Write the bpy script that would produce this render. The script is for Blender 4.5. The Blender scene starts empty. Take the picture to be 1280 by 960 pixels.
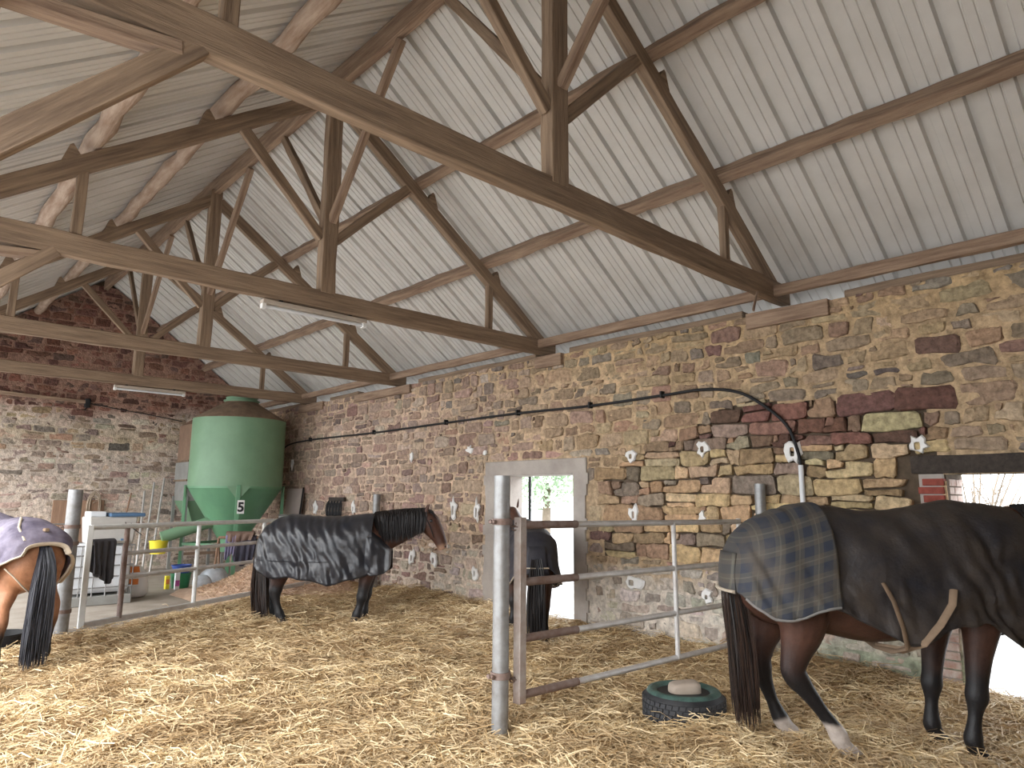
import bpy, bmesh, math, random
import numpy as np
from mathutils import Vector, Matrix, Euler

# ------------------------------------------------------------------ scene, camera, sky, exposure
sc = bpy.context.scene
COL = sc.collection
random.seed(7)
RNG = np.random.default_rng(11)
PI = math.pi

YAW, PITCH, ROLL, FPX = math.radians(42.70), math.radians(9.484), math.radians(0.437), 857.7
cam = bpy.data.cameras.new('camera')
cam.sensor_fit = 'HORIZONTAL'; cam.sensor_width = 36.0
cam.lens = FPX / 1280 * 36.0
cam.clip_start = 0.05; cam.clip_end = 400
co = bpy.data.objects.new('camera', cam); COL.objects.link(co)
_f = Vector((math.sin(YAW)*math.cos(PITCH), math.cos(YAW)*math.cos(PITCH), math.sin(PITCH)))
_r = Vector((math.cos(YAW), -math.sin(YAW), 0)); _u = _r.cross(_f)
_r2 = _r*math.cos(ROLL) + _u*math.sin(ROLL); _u2 = -_r*math.sin(ROLL) + _u*math.cos(ROLL)
co.matrix_world = Matrix(((_r2.x, _u2.x, -_f.x, 0), (_r2.y, _u2.y, -_f.y, 0), (_r2.z, _u2.z, -_f.z, 1.6), (0, 0, 0, 1)))
sc.camera = co

w = bpy.data.worlds.new('overcast_sky'); sc.world = w; w.use_nodes = True
_n = w.node_tree.nodes; _l = w.node_tree.links
_bg = _n['Background']
_tc = _n.new('ShaderNodeTexCoord'); _sep = _n.new('ShaderNodeSeparateXYZ'); _rmp = _n.new('ShaderNodeValToRGB')
_l.new(_tc.outputs['Generated'], _sep.inputs[0]); _l.new(_sep.outputs['Z'], _rmp.inputs[0])
_rmp.color_ramp.elements[0].position = 0.0; _rmp.color_ramp.elements[0].color = (0.93, 0.95, 0.97, 1)
_rmp.color_ramp.elements[1].position = 0.9; _rmp.color_ramp.elements[1].color = (0.82, 0.90, 1.0, 1)
_l.new(_rmp.outputs[0], _bg.inputs['Color']); _bg.inputs['Strength'].default_value = 1.0

sun = bpy.data.lights.new('hazy_sun', 'SUN'); sun.energy = 0.65; sun.angle = math.radians(40); sun.color = (1.0, 0.95, 0.87)
so = bpy.data.objects.new('hazy_sun', sun); COL.objects.link(so)
so.rotation_euler = Vector((0.80, 0.30, -0.62)).to_track_quat('-Z', 'Y').to_euler()

sc.view_settings.view_transform = 'Standard'; sc.view_settings.look = 'None'
sc.view_settings.gamma = 1.0; sc.view_settings.use_curve_mapping = False
sc.view_settings.exposure = 2.75

# ------------------------------------------------------------------ noise
def _hash(ix, iy, iz, seed):
    n = (ix*374761393 + iy*668265263 + iz*2147483647 + seed*1274126177) & 0xFFFFFFFF
    n = ((n ^ (n >> 13)) * 1274126177) & 0xFFFFFFFF
    return ((n ^ (n >> 16)) & 0xFFFF) / 65535.0
def vnoise(x, y, z=0.0, seed=0):
    x = np.asarray(x, float); y = np.asarray(y, float)+0*x; z = np.asarray(z, float)+0*x
    ix, iy, iz = np.floor(x).astype(np.int64), np.floor(y).astype(np.int64), np.floor(z).astype(np.int64)
    fx, fy, fz = x-ix, y-iy, z-iz
    fx, fy, fz = [t*t*(3-2*t) for t in (fx, fy, fz)]
    r = 0
    for a in (0, 1):
        for b in (0, 1):
            for c in (0, 1):
                r = r + _hash(ix+a, iy+b, iz+c, seed)*(fx if a else 1-fx)*(fy if b else 1-fy)*(fz if c else 1-fz)
    return r*2-1
def fbm(x, y, z=0.0, oct=4, seed=0):
    r = 0; a = 1; f = 1; t = 0
    for k in range(oct):
        r = r + a*vnoise(np.asarray(x)*f, np.asarray(y)*f, np.asarray(z)*f, seed+k*17); t += a; a *= .5; f *= 2.03
    return r/t

# ------------------------------------------------------------------ materials
MATS = {}
def mat(name, col, rough=0.8, var=0.25, scale=8.0, bump=0.0, bscale=30.0, attr=False, stretch=None, col2=None, metal=0.0, island=False, spec=0.3, coat=0.0, dist=0.0):
    """procedural material: base colour (or the colour attribute Col) varied by object-space noise, optional relief"""
    if name in MATS: return MATS[name]
    m = bpy.data.materials.new(name); m.use_nodes = True; MATS[name] = m
    n = m.node_tree.nodes; l = m.node_tree.links
    b = n['Principled BSDF']; b.inputs['Roughness'].default_value = rough; b.inputs['Metallic'].default_value = metal
    b.inputs['Specular IOR Level'].default_value = spec; b.inputs['Coat Weight'].default_value = coat
    tc = n.new('ShaderNodeTexCoord'); mp = n.new('ShaderNodeMapping')
    l.new(tc.outputs['Object'], mp.inputs[0])
    if stretch: mp.inputs['Scale'].default_value = stretch
    no = n.new('ShaderNodeTexNoise'); no.inputs['Scale'].default_value = scale; no.inputs['Detail'].default_value = 6; no.inputs['Roughness'].default_value = .62
    no.inputs['Distortion'].default_value = dist
    l.new(mp.outputs[0], no.inputs['Vector'])
    c2 = col2 if col2 else tuple(c*(1-var) for c in col)
    rp = n.new('ShaderNodeValToRGB'); rp.color_ramp.elements[0].position = .32; rp.color_ramp.elements[1].position = .68
    l.new(no.outputs['Fac'], rp.inputs[0])
    if attr or island:
        rp.color_ramp.elements[0].color = (1-var,)*3+(1,); rp.color_ramp.elements[1].color = (1+var*.5,)*3+(1,)
        mx = n.new('ShaderNodeMix'); mx.data_type = 'RGBA'; mx.blend_type = 'MULTIPLY'; mx.inputs[0].default_value = 1
        mx.clamp_result = False
        if attr:
            at = n.new('ShaderNodeAttribute'); at.attribute_name = 'Col'; l.new(at.outputs['Color'], mx.inputs[6])
        else:
            ge = n.new('ShaderNodeNewGeometry'); r2 = n.new('ShaderNodeValToRGB'); l.new(ge.outputs['Random Per Island'], r2.inputs[0])
            r2.color_ramp.elements[0].color = col+(1,); r2.color_ramp.elements[1].color = c2+(1,)
            l.new(r2.outputs[0], mx.inputs[6])
        l.new(rp.outputs[0], mx.inputs[7]); l.new(mx.outputs[2], b.inputs['Base Color'])
    else:
        rp.color_ramp.elements[0].color = c2+(1,); rp.color_ramp.elements[1].color = col+(1,)
        l.new(rp.outputs[0], b.inputs['Base Color'])
    if bump:
        nb = n.new('ShaderNodeTexNoise'); nb.inputs['Scale'].default_value = bscale; nb.inputs['Detail'].default_value = 5
        l.new(mp.outputs[0], nb.inputs['Vector'])
        bp = n.new('ShaderNodeBump'); bp.inputs['Strength'].default_value = bump; bp.inputs['Distance'].default_value = .02
        l.new(nb.outputs['Fac'], bp.inputs['Height']); l.new(bp.outputs[0], b.inputs['Normal'])
    return m

M_STONE = mat('rubble_stone', (.4, .3, .2), .92, .45, 16, 1.0, 30, attr=True)
M_MORTAR = mat('lime_mortar', (.5, .4, .25), .95, .46, 13, 1.0, 36, attr=True)
M_CORE = mat('earth_core', (.13, .095, .065), .98, .4, 12)
M_WOOD = mat('weathered_beam', (.345, .245, .165), .82, .42, 3.2, .35, 14, stretch=(.5, 9, 9), col2=(.160, .108, .074))
M_WOODP = mat('rough_sawn_purlin', (.40, .285, .20), .85, .42, 3.0, .5, 12, stretch=(.6, 7, 7), col2=(.185, .115, .08))
M_LOG = mat('peeled_log', (.52, .41, .33), .85, .3, 4, .6, 9, stretch=(4, .7, 4), col2=(.30, .20, .145))
M_OLDOAK = mat('black_oak', (.075, .06, .05), .85, .5, 4, .6, 14, stretch=(6, .6, 6))
M_SHEET = mat('painted_sheet', (.70, .675, .64), .5, .10, 1.6, 0, attr=False, col2=(.60, .575, .54), spec=.35)
M_GALV = mat('galvanised_steel', (.34, .345, .35), .48, .3, 9, .05, 60, metal=.5, col2=(.22, .21, .20))
M_GATE = mat('weathered_gate_steel', (.60, .59, .58), .5, .3, 9, .1, 40, metal=.3, col2=(.45, .42, .40))
M_RUST = mat('rusty_gate_steel', (.26, .20, .18), .7, .3, 12, .2, 50, metal=.3, col2=(.17, .105, .08))
M_WHITEP = mat('white_paint_steel', (.62, .62, .60), .5, .15, 10)
M_CONC = mat('concrete', (.37, .325, .275), .9, .3, 3, .3, 40, col2=(.27, .23, .19))
M_CONCL = mat('pale_concrete', (.47, .42, .375), .92, .28, 2.2, .3, 30, col2=(.33, .29, .26))
M_YARD = mat('yard_gravel', (.62, .60, .57), .95, .2, 6, .4, 40)
M_GRASS = mat('meadow', (.20, .28, .12), .95, .35, 3)
M_BLACK = mat('black_rubber', (.02, .02, .022), .6, .3, 20)
M_WHITE = mat('white_plaster', (.80, .79, .77), .85, .08, 15, .3, 30)
M_PLASTIC = mat('white_plastic', (.72, .74, .77), .4, .1, 6)

# ------------------------------------------------------------------ mesh helpers
class MB:
    def __init__(s): s.v = []; s.f = []; s.c = []
    def add(s, vs, fs, col=None):
        o = len(s.v); s.v += [tuple(p) for p in vs]; s.f += [tuple(i+o for i in f) for f in fs]
        if col is not None: s.c += [col]*len(vs)
        return s
    def box(s, a, b):
        x0, y0, z0 = a; x1, y1, z1 = b
        return s.add([(x0,y0,z0),(x1,y0,z0),(x1,y1,z0),(x0,y1,z0),(x0,y0,z1),(x1,y0,z1),(x1,y1,z1),(x0,y1,z1)],
                     [(0,3,2,1),(4,5,6,7),(0,1,5,4),(1,2,6,5),(2,3,7,6),(3,0,4,7)])
    def bar(s, p, q, wd, ht, up=(0,0,1)):
        p, q = Vector(p), Vector(q); d = (q-p).normalized(); u = Vector(up)
        if abs(d.dot(u)) > .95: u = Vector((0,1,0))
        sd = d.cross(u).normalized(); u = sd.cross(d).normalized()
        vs = [c + sd*(a*wd/2) + u*(b*ht/2) for c in (p, q) for a, b in ((-1,-1),(1,-1),(1,1),(-1,1))]
        return s.add(vs, [(0,1,2,3),(7,6,5,4),(0,4,5,1),(1,5,6,2),(2,6,7,3),(3,7,4,0)])
    def tube(s, pts, r, n=10, cap=True, lat=None):
        """loft along pts; r is a number or a list of numbers or (ra, rb) pairs; lat: fixed lateral axis"""
        P = [Vector(p) for p in pts]; N = len(P); o = len(s.v); vs = []
        prev = None
        for i in range(N):
            t = (P[min(i+1, N-1)] - P[max(i-1, 0)]).normalized()
            if lat is not None: b = Vector(lat)
            elif prev is None:
                b = t.orthogonal().normalized()
                if abs(t.z) < .9: b = t.cross(Vector((0,0,1))).normalized()
            else: b = prev
            b = (b - t*b.dot(t)).normalized(); prev = b
            a = b.cross(t)
            rr = r[i] if isinstance(r, (list, tuple)) else r
            ra, rb = rr if isinstance(rr, (list, tuple)) else (rr, rr)
            for k in range(n):
                th = 2*PI*k/n; vs.append(P[i] + a*(ra*math.cos(th)) + b*(rb*math.sin(th)))
        fs = [(i*n+k, i*n+(k+1) % n, (i+1)*n+(k+1) % n, (i+1)*n+k) for i in range(N-1) for k in range(n)]
        if cap: fs += [tuple(range(n-1, -1, -1)), tuple((N-1)*n+k for k in range(n))]
        return s.add(vs, fs)
    def lathe(s, prof, c=(0,0,0), n=24, closed=False):
        vs = [(c[0]+r*math.cos(2*PI*k/n), c[1]+r*math.sin(2*PI*k/n), c[2]+z) for r, z in prof for k in range(n)]
        N = len(prof)
        fs = [(i*n+k, i*n+(k+1) % n, (i+1)*n+(k+1) % n, (i+1)*n+k) for i in range(N-1) for k in range(n)]
        if closed: fs += [((N-1)*n+k, (N-1)*n+(k+1) % n, (k+1) % n, k) for k in range(n)]
        else:
            if prof[0][0] > 1e-4: fs.append(tuple(range(n-1, -1, -1)))
            if prof[-1][0] > 1e-4: fs.append(tuple((N-1)*n+k for k in range(n)))
        return s.add(vs, fs)
    def prism(s, poly, axis, a, b):
        """poly of 2-D points extruded along axis from a to b"""
        def m(p, t): return {'x': (t, p[0], p[1]), 'y': (p[0], t, p[1]), 'z': (p[0], p[1], t)}[axis]
        n = len(poly)
        return s.add([m(p, a) for p in poly]+[m(p, b) for p in poly],
                     [tuple(range(n)), tuple(range(2*n-1, n-1, -1))]+[(k, k+n, (k+1) % n+n, (k+1) % n) for k in range(n)])
    def build(s, name, material, parent=None, smooth=False, local=False, bevel=0, fix=True):
        me = bpy.data.meshes.new(name)
        off = Vector((0,0,0))
        if parent is not None and not local: off = Vector(WL[parent.name])
        me.from_pydata([(p[0]-off.x, p[1]-off.y, p[2]-off.z) for p in s.v], [], s.f)
        if s.c:
            ca = me.color_attributes.new('Col', 'FLOAT_COLOR', 'POINT')
            ca.data.foreach_set('color', np.array([tuple(c)+(1,) for c in s.c], dtype=np.float32).ravel())
        if fix:
            bm = bmesh.new(); bm.from_mesh(me); bmesh.ops.recalc_face_normals(bm, faces=bm.faces); bm.to_mesh(me); bm.free()
        if smooth: me.polygons.foreach_set('use_smooth', [True]*len(me.polygons))
        me.materials.append(material)
        o = bpy.data.objects.new(name, me); COL.objects.link(o)
        if parent is not None: o.parent = parent
        WL[o.name] = tuple(off)
        if bevel:
            bv = o.modifiers.new('bevel', 'BEVEL'); bv.width = bevel; bv.segments = 1; bv.limit_method = 'ANGLE'
        if smooth:
            me.set_sharp_from_angle(angle=math.radians(50))
        return o
WL = {}
def empty(name, loc=(0,0,0), rz=0.0):
    o = bpy.data.objects.new(name, None); o.empty_display_size = .2; COL.objects.link(o)
    o.location = loc; o.rotation_euler = (0, 0, rz); WL[o.name] = tuple(loc); return o
def tag(o, label=None, cat=None, group=None, kind=None):
    if label: o['label'] = label
    if cat: o['category'] = cat
    if group: o['group'] = group
    if kind: o['kind'] = kind
    return o
def thing(name, label, cat, loc, group=None):
    return tag(empty(name, loc), label, cat, group)
def beam(name, p, q, wd, ht, material, parent=None, wob=.006, up=(0,0,1), seg=None):
    """a sawn timber: local X runs along the grain; edges slightly uneven"""
    p, q = Vector(p), Vector(q); d = q-p; L = d.length; d.normalize(); u = Vector(up)
    if abs(d.dot(u)) > .95: u = Vector((1,0,0))
    sd = u.cross(d).normalized(); u = d.cross(sd).normalized()
    n = seg or max(2, int(L/.35)); vs = []; fs = []
    for i in range(n+1):
        x = L*i/n
        for a, b in ((-1,-1),(1,-1),(1,1),(-1,1)):
            vs.append((x, a*wd/2+random.uniform(-wob, wob), b*ht/2+random.uniform(-wob, wob)))
    for i in range(n):
        for k in range(4): fs.append((i*4+k, i*4+(k+1) % 4, (i+1)*4+(k+1) % 4, (i+1)*4+k))
    fs += [(3,2,1,0), tuple(n*4+k for k in range(4))]
    m = MB().add(vs, fs); o = m.build(name, material, None, bevel=.006)
    off = Vector(WL[parent.name]) if parent else Vector((0,0,0))
    M = Matrix(((d.x, sd.x, u.x, p.x-off.x), (d.y, sd.y, u.y, p.y-off.y), (d.z, sd.z, u.z, p.z-off.z), (0,0,0,1)))
    if parent: o.parent = parent
    o.matrix_local = M
    return o

# ------------------------------------------------------------------ dimensions
WX = 6.812            # inner face of the long stone wall
XK, XL = 3.42, 0.03   # king posts, left eave line
TY = [3.26, 6.74, 10.53, 14.02]
GY = 17.4             # gable wall
Y0 = -3.6
ZT0, ZT1 = 3.62, 3.82
SL = 0.7177
def raf(x): return 6.17 - SL*abs(x-XK)
def sheet_z(x): return raf(x)+.328
D1 = (6.15, 7.70, 1.94)   # door opening y0, y1, head
D2 = (0.45, 1.86, 1.845)

# ------------------------------------------------------------------ floor, yard
tag(MB().box((-.6, Y0-.4, -.25), (7.35, GY+.4, -.04)).build('floor', M_CONC), kind='structure', label='grey concrete floor of the barn under the straw')
yd = MB().box((-60, -60, -.5), (90, 90, -.26)).build('ground_yard', M_YARD); tag(yd, kind='structure', label='pale gravel yard outside the barn')
yd2 = MB().box((7.35, -14, -.26), (12.5, 30, -.06)).build('ground_apron', M_YARD); tag(yd2, kind='structure', label='pale hardstanding outside the doorways')
yd3 = MB().box((-12, -14, -.26), (-.6, 30, -.06)).build('ground_apron', M_YARD); tag(yd3, kind='structure', label='pale hardstanding along the open side of the barn')

# ------------------------------------------------------------------ stone walls
def coursed_cells(u0, u1, v0, v1, rowh, wid, rnd, style):
    """rubble brought to rough courses: wavy bed joints, stones of uneven length, some split into thin ones"""
    out = []; v = v0; beds = [v0]
    while v < v1: v += rnd.uniform(*rowh); beds.append(v)
    def bed(k, u): return beds[k]+(.035*float(vnoise(u*1.1, k*7.3, 0, 41))+.02*float(vnoise(u*3.7, k*3.1, 0, 43)) if 0 < k else 0)
    for k in range(len(beds)-1):
        u = u0-rnd.uniform(0, wid[1])
        jr = (u, u)
        while u < u1:
            h = beds[k+1]-beds[k]
            wd = rnd.uniform(*wid)*(.75+.6*h/rowh[1])
            if rnd.random() < .16: wd *= .5
            un = u+wd; jl = jr; jr = (un+rnd.uniform(-.025, .025), un+rnd.uniform(-.025, .025))
            j = .014
            def J(): return rnd.uniform(-j, j)
            q = [(jl[0]+J(), bed(k, jl[0])+J()), ((jl[0]+jr[0])/2+J()*2, bed(k, (u+un)/2)+J()), (jr[0]+J(), bed(k, jr[0])+J()),
                 (jr[1]+J(), bed(k+1, jr[1])+J()), ((jl[1]+jr[1])/2+J()*2, bed(k+1, (u+un)/2)+J()), (jl[1]+J(), bed(k+1, jl[1])+J())]
            r = rnd.random()
            if h > .13 and r < .22:                       # two thin stones one over the other
                f = rnd.uniform(.35, .65)
                ml = (jl[0]+(jl[1]-jl[0])*f, q[0][1]+(q[5][1]-q[0][1])*f); mr = (jr[0]+(jr[1]-jr[0])*f+J(), q[2][1]+(q[3][1]-q[2][1])*f+J())
                out.append(np.array([q[0], q[1], q[2], mr, ml])); out.append(np.array([ml, mr, q[3], q[4], q[5]]))
            elif r < .34:                                 # a small pinning stone in one upper corner
                f = rnd.uniform(.55, .75); mx = jl[0]+wd*f
                out.append(np.array([q[0], q[1], q[2], (jr[0], q[2][1]+h*.45), (mx, q[2][1]+h*.55), (mx-.02, q[4][1]), q[5]]))
                out.append(np.array([(mx+.0, q[2][1]+h*.57), (jr[0]-.005, q[2][1]+h*.48), q[3], (mx+.0, q[4][1])]))
            else: out.append(np.array(q))
            u = un
    return out
def parea(P): x, y = P[:, 0], P[:, 1]; return .5*abs(np.dot(x, np.roll(y, -1))-np.dot(y, np.roll(x, -1)))
def stone_geo(P, joint, depth, rnd):
    """outline -> (verts (u, v, d), faces); d measured out of the wall"""
    c = P.mean(0); size = math.sqrt(parea(P))
    k = max(.45, 1-joint/size*1.1)
    Q = c+(P-c)*k
    # drop near-duplicate corners, then cut every corner once
    keep = [i for i in range(len(Q)) if np.linalg.norm(Q[i]-Q[i-1]) > .012]
    Q = Q[keep]
    if len(Q) < 3: return None
    R = []
    for i in range(len(Q)):
        a, b = Q[i], Q[(i+1) % len(Q)]
        R.append(a+(b-a)*.14); R.append(a+(b-a)*.86)
    R = np.array(R)
    R += np.array([[rnd.uniform(-.010, .010), rnd.uniform(-.010, .010)] for _ in R])
    n = len(R); c = R.mean(0)
    if n > 14: R = R[::2]; n = len(R)
    tilt = (rnd.uniform(-.05, .05), rnd.uniform(-.05, .05))
    vs = []
    for sc_, d in ((1.0, -.09), (1.0, depth-.012), (.88, depth)):
        for p in R:
            q = c+(p-c)*sc_; e = q-c
            vs.append((q[0], q[1], d+(tilt[0]*e[0]+tilt[1]*e[1]+rnd.uniform(-.007, .007) if d > -.05 else 0)))
    vs.append((c[0], c[1], depth+.004))
    fs = []
    for r in (0, 1):
        for i in range(n): fs.append((r*n+i, r*n+(i+1) % n, (r+1)*n+(i+1) % n, (r+1)*n+i))
    for i in range(n): fs.append((2*n+i, 2*n+(i+1) % n, 3*n))
    return vs, fs
def pick(pal, rnd):
    c = rnd.choice(pal); k = rnd.uniform(.86, 1.62); return tuple(min(.8, v*k*rnd.uniform(.94, 1.06)) for v in c)

CAM = np.array([0, 0, 1.6])
def stone_wall(parent, cells, bounds, to3d, info, opens, rnd, ok, limit=300):
    rec = []
    for P in cells:
        s = P.mean(0)
        if not ok(s): continue
        P[:, 0] = np.clip(P[:, 0], bounds[0], bounds[1]); P[:, 1] = np.clip(P[:, 1], bounds[2], bounds[3])
        for (a0, a1, b1) in opens:                      # keep clear of the doorways
            if P[:, 0].max() > a0 and P[:, 0].min() < a1 and P[:, 1].min() < b1:
                if s[0] <= a0: P[:, 0] = np.minimum(P[:, 0], a0)
                elif s[0] >= a1: P[:, 0] = np.maximum(P[:, 0], a1)
                elif s[1] >= b1: P[:, 1] = np.maximum(P[:, 1], b1)
                else: P = None; break
        if P is None or parea(P) < .0025: continue
        joint, depth, col = info(s[0], s[1], rnd)
        if joint is None: continue
        g = stone_geo(P, joint, depth, rnd)
        if g is None: continue
        c3 = np.array(to3d(P.mean(0)[0], P.mean(0)[1], 0)); d2 = ((c3-CAM)**2).sum()
        seen = in_frame(c3)
        rec.append((parea(P)/d2*(1 if seen else .01), g, col))
    rec.sort(key=lambda r: -r[0])
    rest = MB()
    for k, (_, (vs, fs), col) in enumerate(rec):
        v3 = [to3d(*v) for v in vs]
        if k < limit: MB().add(v3, fs, col).build('stone', M_STONE, parent)
        else: rest.add(v3, fs, col)
    if rest.v: tag(rest.build('rubble_stones', M_STONE, parent), kind='stuff')
def in_frame(p):
    d = Vector(p)-Vector((0, 0, 1.6)); z = d.dot(_f)
    return z > .1 and abs(d.dot(_r2)/z*FPX) < 650 and abs(d.dot(_u2)/z*FPX) < 490
def dry(y, z):
    """where the pointing has fallen out: open-jointed blocks between the two doorways"""
    e = fbm(np.array([y*1.3]), np.array([z*1.6]), oct=3, seed=5)[0]*.22
    top = 2.62 if y < 3.6 else 2.62-.28*(y-3.6)
    return (2.0+e < y < 5.72+e) and (.92+e*.6 < z < top+e)

wall = MB()
def wbox(y0, y1, z0, z1): wall.box((WX+.06, y0, z0), (WX+.5, y1, z1))
ZW = 3.56
wbox(Y0, D2[0], -.3, ZW); wbox(D2[0], D2[1], D2[2], ZW); wbox(D2[1], D1[0], -.3, ZW); wbox(D1[0], D1[1], D1[2], ZW); wbox(D1[1], GY+.4, -.3, ZW)
wall_right = tag(wall.build('wall_right', M_CORE), kind='structure', label='long rubble stone wall with two doorways on the right')
WL[wall_right.name] = (0, 0, 0)
rw = random.Random(3)
cells = coursed_cells(-.6, GY, 0, ZW, (.10, .19), (.15, .42), rw, 0)
def ok_r(s):
    if D1[0]-.2 < s[0] < D1[1]+.27 and s[1] < D1[2]+.2: return False
    return not (D2[0] < s[0] < D2[1]+.03 and s[1] < D2[2]) and not (D2[0]-.2 < s[0] < 2.12 and D2[2]-.02 < s[1] < D2[2]+.17)
OCH = [(.40, .285, .165), (.44, .32, .19), (.36, .25, .145), (.47, .36, .225), (.32, .215, .13), (.25, .165, .11), (.21, .165, .125)]
MIX = [(.30, .215, .14), (.245, .185, .135), (.20, .165, .135), (.27, .17, .125), (.185, .115, .092), (.33, .25, .17), (.16, .135, .115), (.36, .27, .185)]
PNK = [(.31, .205, .165), (.34, .245, .195), (.25, .165, .14), (.37, .29, .235), (.22, .165, .14), (.28, .195, .155)]
DRK = [(.165, .085, .062), (.20, .105, .080), (.125, .07, .055), (.23, .135, .10)]
def info_r(y, z, rnd):
    if dry(y, z): return rnd.uniform(.006, .016), rnd.uniform(-.008, .024), pick(OCH if z < 2.15 else OCH[3:]+DRK, rnd)
    if z < .85 and y > 2: 
        return (rnd.uniform(.03, .06), rnd.uniform(-.012, .010), pick([(.42, .36, .30), (.35, .29, .24), (.46, .41, .35)] if y < 9 else PNK+[(.42, .36, .30)], rnd))
    pal = MIX if y < 6 else (MIX+PNK if y < 9 else PNK)
    c = pick(pal, rnd); t = rnd.choice((.0, .2, .4, .5)); mo = (.43, .31, .18) if y < 7 else (.44, .33, .245)
    return rnd.uniform(.014, .045), rnd.uniform(-.012, .013), tuple(a*(1-t)+b*t for a, b in zip(c, mo))
stone_wall(wall_right, cells, (-.6, GY, 0.0, ZW+.03), lambda a, b, d: (WX-d, a, b), info_r,
           [(D1[0]-.21, D1[1]+.26, D1[2]+.2), (D2[0], D2[1], D2[2]), (D2[0]-.2, 2.12, D2[2]+.165)], rw, ok_r)

def mortar_sheet(name, parent, us, vs, to3d, skip, depth, colf):
    U, V = np.meshgrid(us, vs, indexing='ij'); D = depth(U, V); C = colf(U, V)
    nu, nv = U.shape; m = MB()
    pts = [to3d(a, b, d) for a, b, d in zip(U.ravel(), V.ravel(), D.ravel())]
    SK = skip(U, V)
    fs = []
    for i in range(nu-1):
        for j in range(nv-1):
            if SK[i, j] and SK[i+1, j+1] and SK[i+1, j] and SK[i, j+1]: continue
            fs.append((i*nv+j, (i+1)*nv+j, (i+1)*nv+j+1, i*nv+j+1))
    used = np.unique(np.array(fs).ravel()); mp = -np.ones(nu*nv, int); mp[used] = np.arange(len(used))
    m.v = [pts[i] for i in used]; m.c = [tuple(c) for c in C.reshape(-1, 3)[used]]; m.f = [tuple(int(mp[i]) for i in f) for f in fs]
    return m.build(name, M_MORTAR, parent, smooth=True, fix=False)
def skip_r(U, V):
    s = np.zeros(U.shape, bool)
    e = fbm(U*1.3, V*1.6, oct=3, seed=5)*.22
    top = np.where(U < 3.6, 2.62, 2.62-.28*(U-3.6))
    s |= (U > 2.0+e) & (U < 5.72+e) & (V > .92+e*.6) & (V < top+e)
    s |= (U > D1[0]-.02) & (U < D1[1]+.02) & (V < D1[2]+.02)
    s |= (U > D2[0]) & (U < D2[1]) & (V < D2[2])
    return s
def lerp(a, b, t): return np.array(a)*(1-t[..., None])+np.array(b)*t[..., None]
def col_r(U, V):
    t = np.clip((U-5)/6, 0, 1); c = lerp((.41, .295, .180), (.45, .335, .250), t)
    n = fbm(U*1.1, V*1.3, oct=4, seed=21); c = c*(1+.28*n)[..., None]
    dk = np.clip(1.3-U*.28, 0, 1)*np.clip((V-1.9)*1.5, 0, 1)      # browner, older pointing at the near end
    c = c*(1-.0*dk[..., None])
    lime = np.clip((.92+.3*n-V)*4, 0, 1)*np.where(U < 6.1, .85, .45); c = c*(1-lime[..., None])+np.array((.54, .49, .43))*lime[..., None]
    alg = np.clip((.75-V)*3+1.6*fbm(U*2.2, V*2.2, oct=4, seed=9)-.6, 0, .75)*np.clip(3.7-U, 0, 1); c = c*(1-alg[..., None])+np.array((.20, .25, .16))*alg[..., None]
    top = np.clip((V-3.15)*2.5, 0, 1); c = c*(1-.3*top[..., None])+np.array((.42, .28, .12))*(.3*top[..., None])
    return np.clip(c*1.25, 0, .8)
mortar_sheet('mortar', wall_right, np.concatenate([np.arange(-.6, 8.9, .026), np.arange(8.9, GY+.04, .045)]), np.linspace(-.05, ZW+.02, 130), lambda a, b, d: (WX-d, a, b),
             skip_r, lambda U, V: -.013+.007*fbm(U*3, V*3.4, oct=3, seed=2)+.017*fbm(U*8, V*12, oct=3, seed=4)-.035*np.clip(.10-abs(fbm(U*3.3, V*6.5, oct=3, seed=14)), 0, 1)*10*.5*(fbm(U*1.7, V*1.7, seed=15) > .0), col_r)

# far gable
gb = MB()
for (x0, x1) in ((-.45, XK), (XK, WX+.5)):
    zz = (lambda x: sheet_z(x)-.02)
    gb.prism([(x0, -.3), (x1, -.3), (x1, zz(x1)), (x0, zz(x0))], 'y', GY+.06, GY+.45)
wall_back = tag(gb.build('wall_back', M_CORE), kind='structure', label='far gable wall of rubble stone, dark red towards the ridge')
rg = random.Random(5)
gcells = coursed_cells(.3, WX, 0, 6.4, (.10, .17), (.15, .40), rg, 0)
BUF = [(.40, .33, .265), (.36, .285, .225), (.44, .37, .30), (.29, .215, .17), (.33, .24, .19), (.25, .20, .17)]
RED = [(.165, .075, .055), (.20, .095, .070), (.125, .062, .05), (.23, .12, .088), (.15, .095, .075)]
def gmix(x, z): return z+.25*float(fbm(np.array([x*.9]), np.array([z*.9]), oct=3, seed=31)[0])
def info_g(x, z, rnd):
    g = gmix(x, z)
    if g > 3.45: return rnd.uniform(.014, .04), rnd.uniform(-.006, .016), pick(RED, rnd)
    if g > 2.5: return rnd.uniform(.014, .04), rnd.uniform(-.006, .016), pick(BUF+MIX, rnd)
    return rnd.uniform(.014, .04), rnd.uniform(-.01, .014), pick(BUF, rnd)
stone_wall(wall_back, gcells, (.3, WX, 0, 6.4), lambda a, b, d: (a, GY-d, min(b, sheet_z(a)-.03)), info_g, [], rg, lambda s: s[1] < sheet_z(s[0])-.08)
def col_g(U, V):
    n = fbm(U*.9, V*.9, oct=3, seed=31); g = V+.25*n
    t = np.clip((g-3.2)*2.5, 0, 1); c = lerp((.50, .415, .35), (.27, .16, .12), t)
    m = np.clip(1-abs(g-2.9)*2.2, 0, 1)*.55; c = c*(1-m[..., None])+np.array((.33, .26, .15))*m[..., None]
    return np.clip(c*1.25*(1+.25*fbm(U*2, V*2, oct=4, seed=8))[..., None], 0, .8)
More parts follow.
